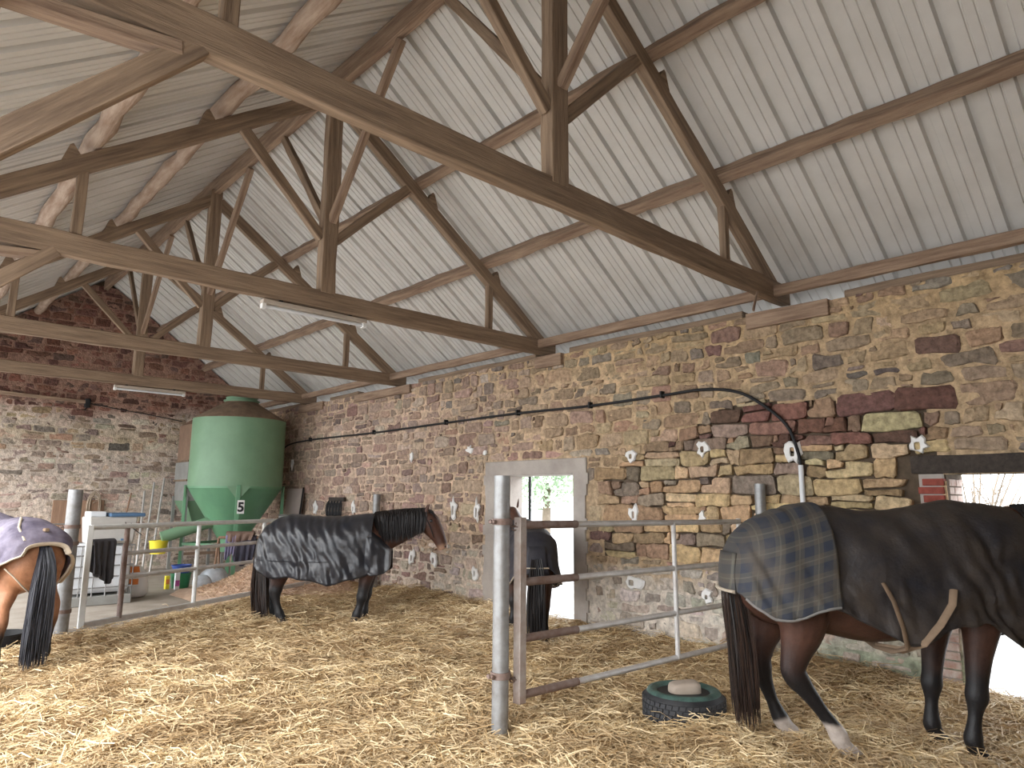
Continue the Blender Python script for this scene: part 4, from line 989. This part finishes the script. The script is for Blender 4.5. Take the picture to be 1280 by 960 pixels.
def plaid():
    m = bpy.data.materials.new('checked_rug_lining'); m.use_nodes = True; n = m.node_tree.nodes; l = m.node_tree.links; b = n['Principled BSDF']; b.inputs['Roughness'].default_value = .75
    tc = n.new('ShaderNodeTexCoord'); sp = n.new('ShaderNodeSeparateXYZ'); l.new(tc.outputs['Object'], sp.inputs[0])
    def M(op, a, b_): 
        q = n.new('ShaderNodeMath'); q.operation = op
        for i, v in enumerate((a, b_)):
            if isinstance(v, (int, float)): q.inputs[i].default_value = v
            else: l.new(v, q.inputs[i])
        return q.outputs[0]
    xs_ = M('ADD', sp.outputs['X'], M('MULTIPLY', sp.outputs['Z'], -.12)); zs_ = M('ADD', sp.outputs['Z'], M('MULTIPLY', sp.outputs['X'], -.30))
    fx = M('FRACT', M('MULTIPLY', xs_, 8.5), 0); fz = M('FRACT', M('MULTIPLY', zs_, 8.5), 0)
    bx = M('LESS_THAN', fx, .5); bz = M('LESS_THAN', fz, .5)
    both = M('MULTIPLY', M('ADD', bx, bz), .5)
    r = n.new('ShaderNodeValToRGB'); l.new(both, r.inputs[0]); r.color_ramp.interpolation = 'CONSTANT'
    e = r.color_ramp.elements; e[0].position = 0; e[0].color = (.072, .062, .052, 1); e[1].position = .26; e[1].color = (.050, .048, .048, 1); e2 = e.new(.8); e2.color = (.022, .028, .044, 1)
    ln = M('MAXIMUM', M('LESS_THAN', M('ABSOLUTE', M('SUBTRACT', fx, .75), 0), .035), M('LESS_THAN', M('ABSOLUTE', M('SUBTRACT', fz, .75), 0), .035))
    mx = n.new('ShaderNodeMix'); mx.data_type = 'RGBA'; l.new(M('MULTIPLY', ln, .28), mx.inputs[0]); l.new(r.outputs[0], mx.inputs[6]); mx.inputs[7].default_value = (.16, .155, .11, 1)
    no = n.new('ShaderNodeTexNoise'); no.inputs['Scale'].default_value = 5; no.inputs['Detail'].default_value = 6; l.new(tc.outputs['Object'], no.inputs['Vector'])
    r2 = n.new('ShaderNodeValToRGB'); r2.color_ramp.elements[0].position = .45; r2.color_ramp.elements[1].position = .7; l.new(no.outputs['Fac'], r2.inputs[0])
    m2 = n.new('ShaderNodeMix'); m2.data_type = 'RGBA'; l.new(M('MULTIPLY', r2.outputs[0], .8), m2.inputs[0]); l.new(mx.outputs[2], m2.inputs[6]); m2.inputs[7].default_value = (.075, .060, .048, 1)
    l.new(m2.outputs[2], b.inputs['Base Color']); return m
M_PLAID = plaid()

def tail_flap(root, k, mt, s0=.955, zz=(1.30, 1.20, 1.08, .98, .93), w0=.20, w1=.10):
    m = MB()
    for i, (z, bul) in enumerate(zip(zz, (.0, .012, .02, .022, .02))):
        for j in range(9): y = (j/8-.5)*(w0+w1*i/4); m.v.append((-(s0+bul+.03*(1-(y/.16)**2))*k, y, z*k))
    m.f = [(i*9+j, i*9+j+1, (i+1)*9+j+1, (i+1)*9+j) for i in range(4) for j in range(8)]
    o = m.build('tail_flap', mt, root, smooth=True, local=True); o.modifiers.new('solid', 'SOLIDIFY').thickness = .012
    return o
# --- near horse at the right edge, side on
HD = math.atan2(-.678, .735)
h4 = horse_root('bay horse in a dark checked rug standing side-on at the right edge', 5.0, 1.88, HD)
trunk4 = [(-.90, 1.20, 1.04, .10), (-.86, 1.32, .90, .20), (-.72, 1.43, .80, .265), (-.5, 1.505, .77, .29), (-.3, 1.525, .73, .30), (-.08, 1.50, .68, .315), (.12, 1.49, .69, .32), (.35, 1.53, .74, .295), (.57, 1.575, .80, .26), (.78, 1.50, .80, .25), (.92, 1.36, .84, .21), (1.0, 1.2, .94, .12)]
tubes4 = [
    [(.55, 0, 1.24, .30, .20), (.80, 0, 1.30, .27, .15), (1.05, 0, 1.34, .24, .12), (1.28, 0, 1.39, .20, .10), (1.48, 0, 1.46, .165, .09), (1.58, 0, 1.49, .14, .085)],
    [(1.54, 0, 1.52, .12, .095), (1.66, 0, 1.42, .14, .10), (1.78, 0, 1.28, .115, .085), (1.88, 0, 1.12, .085, .068), (1.95, 0, 1.01, .075, .062), (1.98, 0, .96, .05, .05)],
    [(1.55, -.06, 1.58, .030, .022), (1.55, -.075, 1.66, .032, .018), (1.57, -.08, 1.74, .006, .005)], [(1.55, .06, 1.58, .030, .022), (1.55, .075, 1.66, .032, .018), (1.57, .08, 1.74, .006, .005)],
    [(-.60, -.15, 1.12, .21, .11), (-.52, -.18, .94, .17, .10), (-.53, -.18, .78, .125, .085), (-.575, -.17, .64, .082, .066), (-.605, -.165, .53, .064, .052), (-.53, -.16, .43, .048, .042), (-.44, -.155, .31, .040, .036), (-.36, -.15, .20, .044, .040), (-.325, -.15, .14, .046, .042), (-.29, -.15, .07, .042, .040), (-.25, -.15, .03, .060, .054), (-.235, -.15, -.03, .068, .06)],
    [(-.66, .15, 1.12, .20, .11), (-.60, .17, .94, .16, .10), (-.62, .17, .78, .12, .085), (-.67, .17, .64, .080, .064), (-.69, .17, .53, .062, .052), (-.67, .17, .42, .047, .042), (-.63, .18, .30, .040, .036), (-.585, .18, .19, .044, .040), (-.55, .18, .12, .044, .040), (-.50, .18, .06, .050, .046), (-.46, .18, .02, .064, .056), (-.45, .18, -.03, .068, .06)],
    [(.70, -.13, 1.10, .18, .10), (.66, -.15, .92, .135, .095), (.63, -.155, .78, .098, .080), (.60, -.155, .62, .070, .060), (.575, -.155, .46, .056, .050), (.565, -.155, .38, .054, .048), (.545, -.155, .28, .040, .037), (.52, -.155, .16, .043, .040), (.515, -.155, .11, .046, .042), (.535, -.155, .05, .046, .044), (.55, -.155, .0, .064, .056), (.555, -.155, -.04, .068, .06)],
    [(.64, .13, 1.10, .17, .10), (.57, .15, .92, .13, .09), (.53, .155, .78, .095, .075), (.50, .155, .62, .068, .058), (.475, .155, .46, .055, .050), (.465, .155, .38, .053, .048), (.455, .155, .28, .040, .037), (.445, .155, .17, .043, .040), (.445, .155, .12, .045, .042), (.465, .155, .06, .046, .044), (.49, .155, .01, .064, .056), (.495, .155, -.03, .068, .06)]]
def sock4(s, y, z, n):
    return np.where(s < .1, np.clip((.23+.07*n+.25*(s+.4)*(y > 0)-z)/.03, 0, 1), 0)*(.85+.15*n)
horse_body('body', h4, trunk4, tubes4, bay((.075, .034, .023), sock4, None, .60, .3), M_COAT)
eyes(h4, [(1.68, -.098, 1.46), (1.68, .098, 1.46)])
strands('tail', h4, [[(-.88, 0, 1.22), (-.91, 0, 1.08), (-.885, -.01, .8), (-.865, -.02, .45), (-.85, -.02, .13)]], .0055, M_HAIRB, 380, (.044, .046), 5, core=[(-.86, 0, 1.24, .035, .035), (-.91, 0, 1.08, .050, .055), (-.885, -.01, .8, .055, .06), (-.865, -.02, .45, .05, .055), (-.85, -.02, .25, .03, .03)])
strands('mane', h4, [[(1.02, 0, 1.58), (1.02, -.10, 1.52), (1.03, -.14, 1.35)], [(1.30, 0, 1.60), (1.32, -.09, 1.54), (1.34, -.12, 1.36)], [(1.54, 0, 1.64), (1.56, -.08, 1.58), (1.58, -.11, 1.42)]], .010, M_HAIR, 120, (.015, .02), 6)
st4 = [(-.93, 1.15, .12, .05, 1.00), (-.92, 1.25, .17, .10, 1.0), (-.87, 1.36, .24, .16, .99), (-.73, 1.47, .300, .25, .97), (-.5, 1.55, .325, .34, .95), (-.3, 1.565, .335, .40, .92), (-.08, 1.54, .350, .42, .78), (.06, 1.53, .355, .42, .73), (.22, 1.545, .345, .42, .77), (.38, 1.58, .330, .40, .84), (.57, 1.62, .30, .38, .86), (.74, 1.60, .285, .34, .74), (.88, 1.585, .26, .30, .69), (.98, 1.57, .22, .30, .68)]
rg4, gr4 = rug('rug', h4, st4, M_RUGDIRT, 3, fold=.024)
# chest piece that closes below the neck
ch = [(.93, 1.35, .245, .20, .69), (1.00, 1.25, .225, .16, .68), (1.05, 1.14, .18, .12, .69), (1.08, 1.06, .11, .08, .72), (1.09, 1.02, .04, .03, .76)]
rug('chest_flap', h4, ch, M_RUGDIRT, 8, n=22, fold=.006)[0].parent = h4
fl4 = [(-.935, 1.17, .16, .06, 1.02), (-.915, 1.27, .21, .11, 1.00), (-.86, 1.37, .262, .17, .93), (-.76, 1.46, .306, .24, .865), (-.62, 1.52, .325, .30, .885), (-.48, 1.56, .338, .35, .92), (-.35, 1.57, .345, .39, .955)]
f4, gf4 = rug('rear_flap', h4, fl4, M_PLAID, 3, n=56, off=.016, fold=.013)
tail_flap(h4, 1, M_PLAID, .93, (1.26, 1.20, 1.12, 1.05, 1.0), .33, .02)
edge_band('binding', h4, [(-(.955+.032*(1-(y/.16)**2)), y, 1.015) for y in [(j/8-.5)*.345 for j in range(9)]], .04, M_CREAM)
edge_band('binding', h4, hem_line(gf4, 12, 56, -1), .022, mat('grey_binding', (.20, .19, .18), .8, .2, 12))
edge_band('belly_strap', h4, [(-.08, -.36, 1.10), (-.05, -.405, 1.0), (-.005, -.410, .84), (.02, -.395, .72), (.03, -.22, .665), (.03, 0, .655), (.03, .25, .70)], .05, M_TAN, .008)
edge_band('belly_strap', h4, [(.36, -.35, 1.06), (.31, -.405, .98), (.22, -.412, .86), (.12, -.400, .75), (.06, -.25, .68), (.03, 0, .655)], .045, M_TAN, .008)
edge_band('chest_strap', h4, [(.88, -.275, .82), (.97, -.270, .85), (1.04, -.225, .89), (1.09, -.10, .93)], .045, M_TAN, .008)
edge_band('chest_strap', h4, [(.93, -.255, 1.10), (1.0, -.235, 1.10), (1.05, -.19, 1.09)], .04, M_TAN, .008)

# --- black-rugged horse side on, head towards the wall
h2 = horse_root('bay horse in a shiny black rug standing side-on before the far stone wall', 4.5, 8.62, HD)
trunk2 = [(-.73, 1.05, .92, .08), (-.70, 1.16, .80, .18), (-.60, 1.26, .66, .26), (-.4, 1.335, .60, .30), (-.2, 1.335, .56, .32), (0, 1.315, .52, .335), (.2, 1.31, .52, .335), (.4, 1.32, .55, .31), (.6, 1.345, .58, .27), (.76, 1.30, .58, .25), (.88, 1.15, .62, .20), (.93, .98, .72, .11)]
tubes2 = [
    [(.55, 0, 1.05, .28, .20), (.76, 0, 1.12, .265, .15), (.98, 0, 1.19, .225, .115), (1.18, 0, 1.255, .185, .095), (1.34, 0, 1.30, .15, .085)],
    [(1.36, 0, 1.34, .10, .09), (1.43, 0, 1.285, .150, .105), (1.51, 0, 1.18, .125, .088), (1.58, 0, 1.07, .090, .068), (1.62, 0, .98, .078, .062), (1.64, 0, .925, .060, .055)],
    [(1.40, -.055, 1.40, .030, .022), (1.42, -.07, 1.46, .030, .018), (1.45, -.075, 1.53, .006, .005)], [(1.38, .055, 1.40, .030, .022), (1.39, .07, 1.45, .030, .018), (1.41, .075, 1.52, .006, .005)],
    [(-.50, -.15, .95, .20, .11), (-.44, -.18, .78, .155, .10), (-.46, -.18, .60, .105, .08), (-.50, -.17, .46, .074, .06), (-.51, -.17, .36, .060, .05), (-.485, -.17, .26, .044, .04), (-.45, -.17, .15, .046, .042), (-.43, -.17, .10, .046, .042), (-.40, -.17, .04, .058, .05), (-.385, -.17, -.03, .066, .06)],
    [(-.58, .15, .95, .19, .11), (-.56, .17, .78, .15, .10), (-.60, .17, .60, .10, .08), (-.65, .17, .46, .072, .06), (-.66, .17, .36, .058, .05), (-.655, .17, .26, .044, .04), (-.64, .17, .15, .046, .042), (-.63, .17, .10, .046, .042), (-.60, .17, .04, .058, .05), (-.59, .17, -.03, .066, .06)],
    [(.70, -.13, .92, .17, .10), (.69, -.15, .74, .115, .085), (.66, -.155, .58, .082, .068), (.63, -.155, .42, .062, .055), (.615, -.155, .33, .060, .053), (.595, -.155, .24, .048, .043), (.565, -.155, .13, .050, .046), (.55, -.155, .08, .052, .046), (.53, -.155, .02, .062, .056), (.52, -.155, -.04, .068, .06)],
    [(.68, .13, .92, .16, .10), (.67, .15, .74, .11, .08), (.645, .155, .58, .08, .066), (.62, .155, .42, .060, .054), (.61, .155, .33, .058, .052), (.60, .155, .24, .046, .042), (.585, .155, .13, .050, .046), (.58, .155, .08, .052, .046), (.57, .155, .02, .062, .056), (.57, .155, -.04, .068, .06)]]
horse_body('body', h2, trunk2, tubes2, bay((.070, .029, .018), None, lambda s, y, z, n: np.clip((s-1.52)/.06, 0, 1)*np.clip((1.02+.05*n-z)/.06, 0, 1), .50, .16), M_COAT)
eyes(h2, [(1.475, -.092, 1.30), (1.475, .092, 1.30)])
for sgn in (-1, 1): MB().lathe([(.012*math.sin(PI*i/6)+1e-5, -.016*math.cos(PI*i/6)) for i in range(7)], (1.668, sgn*.040, .965), 8).build('nostril', M_BLACK, h2, smooth=True, local=True)
strands('tail', h2, [[(-.72, 0, 1.05), (-.78, 0, .92), (-.775, -.01, .6), (-.75, -.03, .3), (-.72, -.03, .03)]], .0065, M_HAIRB, 340, (.045, .060), 15, core=[(-.70, 0, 1.08, .04, .04), (-.78, 0, .90, .06, .06), (-.77, -.01, .6, .075, .07), (-.74, -.03, .3, .07, .065), (-.72, -.03, .08, .03, .03)])
strands('mane', h2, [[(.72, 0, 1.405), (.74, -.13, 1.34), (.80, -.175, 1.02)], [(.95, 0, 1.435), (.97, -.12, 1.37), (1.0, -.15, .99)], [(1.15, 0, 1.455), (1.17, -.105, 1.39), (1.20, -.125, 1.03)], [(1.36, 0, 1.465), (1.37, -.09, 1.40), (1.36, -.112, 1.10)]], .0085, M_HAIR, 620, (.010, .03), 16, taper=.75)
strands('forelock', h2, [[(1.41, 0, 1.45), (1.48, -.02, 1.42), (1.535, -.03, 1.30)]], .009, M_HAIR, 26, (.022, .012), 17)
edge_band('cheek_strap', h2, [(1.40, -.098, 1.36), (1.47, -.112, 1.22), (1.52, -.092, 1.08)], .016, M_BLACK, .006)
st2 = [(-.805, 1.00, .12, .05, .78), (-.785, 1.10, .19, .10, .72), (-.72, 1.20, .26, .16, .64), (-.60, 1.30, .31, .24, .585), (-.4, 1.37, .335, .32, .575), (-.2, 1.365, .345, .36, .57), (-.06, 1.35, .355, .38, .56), (.06, 1.345, .36, .38, .515), (.2, 1.345, .36, .38, .495), (.36, 1.355, .35, .38, .52), (.52, 1.37, .325, .36, .56), (.62, 1.385, .30, .34, .60), (.70, 1.385, .275, .30, .62), (.73, 1.37, .265, .26, .63)]
rug('rug', h2, st2, M_RUGBLK, 13, fold=.016)
sh2 = [(.66, 1.20, .262, .14, .68), (.74, 1.16, .285, .14, .60), (.83, 1.08, .265, .12, .60), (.90, .99, .21, .10, .63), (.945, .93, .13, .07, .68), (.955, .90, .05, .04, .74)]
rug('shoulder_flap', h2, sh2, M_RUGBLK, 19, n=40, off=.012, fold=.018)
edge_band('rug_seam', h2, [(-.74, -.29, .80), (-.5, -.362, .79), (-.2, -.372, .785), (.1, -.385, .78), (.4, -.372, .785)], .012, M_RUGNAVY, .004)

# --- generic horse for the two seen from behind
def rear_horse(label, x, y, hd, k, brown, rugm, hairm, neck, rst, seed, tail_len=.06, stance=.17):
    r = horse_root(label, x, y, hd)
    def K(rows, z_only=None): return [tuple(v*k if (i != -1) else v for i, v in enumerate(row)) for row in rows]
    legs = []
    for sg in (-1, 1):
        legs.append([(-.62, sg*.15, 1.12, .21, .12), (-.56, sg*.18, .94, .17, .105), (-.58, sg*.18, .78, .125, .085), (-.64, sg*stance*1.03, .64, .084, .068), (-.67, sg*stance, .53, .066, .054), (-.655, sg*stance, .42, .048, .042), (-.64, sg*stance, .28, .042, .038), (-.63, sg*stance, .18, .046, .042), (-.61, sg*stance, .10, .044, .040), (-.57, sg*stance, .04, .060, .054), (-.56, sg*stance, -.04, .068, .06)])
        legs.append([(.66, sg*.13, 1.10, .18, .10), (.62, sg*.15, .92, .13, .09), (.60, sg*.155, .70, .085, .070), (.59, sg*.155, .46, .056, .050), (.585, sg*.155, .38, .054, .048), (.58, sg*.155, .28, .040, .037), (.575, sg*.155, .14, .045, .041), (.60, sg*.155, .04, .058, .052), (.61, sg*.155, -.04, .068, .06)])
    tr = [(-.90, 1.20, 1.02, .13), (-.86, 1.33, .88, .23), (-.72, 1.45, .80, .29), (-.5, 1.52, .77, .31), (-.3, 1.53, .73, .31), (-.08, 1.50, .68, .325), (.12, 1.49, .69, .325), (.35, 1.53, .74, .295), (.57, 1.575, .80, .26), (.78, 1.50, .80, .25), (.92, 1.36, .84, .21), (1.0, 1.2, .94, .12)]
    horse_body('body', r, K(tr), [K(t) for t in legs+neck], bay(brown, None, None, .48*k, .2), M_COAT)
    t_ = [(-.90, 0, 1.26), (-.97, 0, 1.10), (-.96, 0, .8), (-.93, 0, .45), (-.91, 0, tail_len)]
    strands('tail', r, [[tuple(v*k for v in p) for p in t_]], .006, hairm, 380, (.060, .038), seed, taper=.3, core=K([(-.86, 0, 1.28, .04, .05), (-.96, 0, 1.10, .055, .07), (-.96, 0, .8, .06, .085), (-.93, 0, .45, .055, .08), (-.91, 0, tail_len+.12, .03, .04)]))
    o, g = rug('rug', r, K(rst), rugm, seed, fold=.013)
    return r, g
NECK_DOWN = [[(.55, 0, 1.20, .29, .20), (.85, 0, 1.22, .25, .15), (1.12, 0, 1.12, .21, .115), (1.34, 0, .96, .175, .10), (1.48, 0, .84, .14, .09)], [(1.48, 0, .88, .12, .095), (1.58, 0, .74, .135, .10), (1.66, 0, .58, .11, .085), (1.72, 0, .44, .085, .068), (1.75, 0, .34, .07, .06)],
             [(1.44, -.07, .98, .030, .02), (1.44, -.09, 1.06, .008, .006)], [(1.44, .07, .98, .030, .02), (1.44, .09, 1.06, .008, .006)]]
NECK_UP = [[(.55, 0, 1.25, .29, .20), (.82, 0, 1.36, .25, .15), (1.05, .03, 1.48, .205, .115), (1.22, .06, 1.60, .165, .10), (1.32, .08, 1.68, .13, .09)], [(1.32, .08, 1.72, .11, .095), (1.44, .10, 1.62, .135, .10), (1.56, .12, 1.48, .11, .085), (1.66, .14, 1.34, .085, .068), (1.70, .15, 1.27, .065, .06)],
           [(1.28, .01, 1.78, .032, .024), (1.29, -.005, 1.87, .030, .018), (1.30, -.01, 1.95, .006, .005)], [(1.28, .14, 1.78, .032, .024), (1.29, .155, 1.87, .030, .018), (1.30, .16, 1.95, .006, .005)]]
HD1 = math.atan2(.97, -.24)
st1 = [(-.93, 1.30, .20, .07, 1.20), (-.90, 1.37, .26, .13, 1.17), (-.80, 1.45, .315, .20, 1.10), (-.66, 1.51, .335, .28, .96), (-.5, 1.555, .345, .34, .86), (-.3, 1.565, .345, .38, .82), (-.08, 1.54, .36, .40, .78), (.12, 1.53, .36, .40, .76), (.35, 1.57, .335, .38, .80), (.57, 1.61, .30, .36, .82), (.75, 1.58, .285, .30, .84), (.9, 1.50, .25, .28, .86)]
k1 = .885
h1, g1 = rear_horse('light bay horse in a faded purple rug seen from behind at left', 1.08, 8.58, HD1, k1, (.36, .165, .085), M_RUGPUR, M_HAIRG, NECK_DOWN, st1, 25, tail_len=.03, stance=.235)
S1, Y1, Z1 = g1; kk = S1.shape[1]
edge_band('binding', h1, [(S1[0, j]-.012, Y1[0, j], Z1[0, j]) for j in range(0, kk)], .055, M_CREAM)
for sd_ in (0, kk-1):
    edge_band('binding', h1, [(S1[i, sd_], Y1[i, sd_]*1.01, Z1[i, sd_]) for i in range(0, 58, 2)], .04, M_CREAM)
for sg in (-1, 1):
    edge_band('leg_strap', h1, [(-.80*k1, sg*.315*k1, 1.06*k1), (-.86*k1, sg*.25*k1, .98*k1), (-.88*k1, sg*.15*k1, .86*k1), (-.80*k1, sg*.04*k1, .78*k1)], .022, M_CREAM, .006)
MB().box((-.90*k1, -.02, 1.425*k1), (-.84*k1, .02, 1.46*k1)).build('buckle', M_TAN, h1, local=True, bevel=.006)
edge_band('hip_strap', h1, [(-.90*k1, .20*k1, 1.34*k1), (-.72*k1, .20*k1, 1.47*k1), (-.5*k1, .10*k1, 1.565*k1)], .025, M_CREAM, .006)

HD3 = math.atan2(.80, .60)
st3 = [(-.965, 1.12, .15, .05, 1.0), (-.95, 1.25, .20, .10, .96), (-.88, 1.37, .27, .16, .88), (-.74, 1.48, .325, .25, .78), (-.5, 1.55, .345, .34, .72), (-.3, 1.565, .345, .40, .70), (-.08, 1.54, .36, .42, .66), (.12, 1.53, .36, .42, .64), (.35, 1.57, .335, .40, .68), (.57, 1.62, .30, .38, .72), (.75, 1.60, .285, .30, .74), (.88, 1.56, .25, .28, .76)]
k3 = .83
h3, g3 = rear_horse('dark horse in a navy rug seen from behind looking out through the doorway', 5.98, 6.18, HD3, k3, (.08, .035, .022), M_RUGNAVY, M_HAIR, NECK_UP, st3, 35, tail_len=.08)
S3, Y3, Z3 = g3; kk = S3.shape[1]
tf = [(-.985*k3, y, z*k3) for y, z in ((-.15, 1.04), (-.07, 1.045), (.0, 1.045), (.07, 1.045), (.15, 1.04))]
tail_flap(h3, k3, M_RUGNAVY)
edge_band('binding', h3, [(-(.975+.036*(1-(y/.16)**2))*k3, y, 1.02*k3) for y in [(j/8-.5)*.27 for j in range(9)]], .028, M_CREAM, .008)
for sd_ in (0, kk-1): edge_band('binding', h3, [(S3[i, sd_], Y3[i, sd_]*1.01, Z3[i, sd_]+.01) for i in range(20, 90, 2)], .03, M_CREAM, .008)

# ------------------------------------------------------------------ outside the doorways
M_LEAF = mat('overexposed_leaves', (.46, .60, .42), .7, .3, 3, island=True, col2=(.60, .70, .54)); M_BARK = mat('bark', (.20, .16, .12), .9, .3, 10)  # leaf colours lightened beyond natural to paint in the overexposed daylight
def tree(name, label, x, y, h, rad, nleaf, seed):
    rr = random.Random(seed); t = thing(name, label, 'tree', (x, y, -.26), 'trees in the yard')
    MB().tube([(x, y, -.3), (x+.1, y, h*.3), (x-.1, y+.1, h*.6), (x, y, h*.9)], [.18, .13, .08, .02], 8).build('trunk', M_BARK, t, smooth=True)
    for k in range(9):
        a = rr.uniform(0, 6.28); z0 = h*rr.uniform(.3, .7); L = rad*rr.uniform(.6, 1.0)
        MB().tube([(x, y, z0), (x+math.cos(a)*L*.5, y+math.sin(a)*L*.5, z0+L*.35), (x+math.cos(a)*L, y+math.sin(a)*L, z0+L*.5)], [.05, .03, .008], 6).build('branch', M_BARK, t, smooth=True)
    if nleaf:
        u = RNG.normal(0, 1, (nleaf, 3)); u /= np.linalg.norm(u, axis=1)[:, None]; q = u*RNG.uniform(.35, 1, nleaf)[:, None]**.5
        q *= (1+.25*fbm(u[:, 0]*2.5, u[:, 1]*2.5, u[:, 2]*2.5, oct=3, seed=seed))[:, None]
        o = ribbons('foliage', x+q[:, 0]*rad, y+q[:, 1]*rad, h*.62+q[:, 2]*h*.42, RNG.uniform(.10, .22, nleaf), RNG.uniform(.05, .10, nleaf), RNG.uniform(0, 6.28, nleaf), RNG.normal(0, .6, nleaf), RNG.normal(0, .02, nleaf), M_LEAF, parent=t)
        o.location = (-x, -y, .26)
tree('broadleaf_tree', 'pale green tree outside, seen through the narrow doorway', 17.2, 16.9, 6.2, 2.2, 9000, 3)
t = thing('bare_shrub', 'bare branching shrub outside the near doorway', 'shrub', (13.5, 3.3, -.26)); rr = random.Random(12); m = MB()
for k in range(26):
    a = rr.uniform(0, 6.28); L = rr.uniform(.8, 2.4); hz = rr.uniform(1.6, 3.2); p1 = (13.5+math.cos(a)*L*.4, 3.3+math.sin(a)*L*.4, hz*.55); p2 = (13.5+math.cos(a)*L, 3.3+math.sin(a)*L, hz)
    m = MB().tube([(13.5, 3.3, -.3), p1, p2], [.03, .018, .005], 5)
    for j in range(3):
        b = a+rr.uniform(-1, 1); m.tube([p1, (p1[0]+math.cos(b)*.7, p1[1]+math.sin(b)*.7, p1[2]+rr.uniform(.1, .7))], [.012, .004], 4)
    m.build('stem', M_BARK, t, smooth=True)
o = MB().tube([(7.42, 7.62, -.1), (7.42, 7.62, 2.3)], .022, 8).build('drain_pipe', M_BLACK, smooth=True); tag(o, 'thin black pipe standing just outside the narrow doorway', 'pipe')

# bindings, straps and seams belong to the rug they are sewn on; eyes and nostrils to the body
for hs in (h1, h2, h3, h4):
    kids = list(hs.children); rg_ = next(o for o in kids if o.name.split('.')[0] == 'rug'); bd_ = next(o for o in kids if o.name.split('.')[0] == 'body')
    for o in kids:
        nm = o.name.split('.')[0]
        if nm in ('binding', 'belly_strap', 'chest_strap', 'leg_strap', 'hip_strap', 'buckle', 'rug_seam'): o.parent = rg_
        elif nm in ('eye', 'nostril', 'cheek_strap'): o.parent = bd_
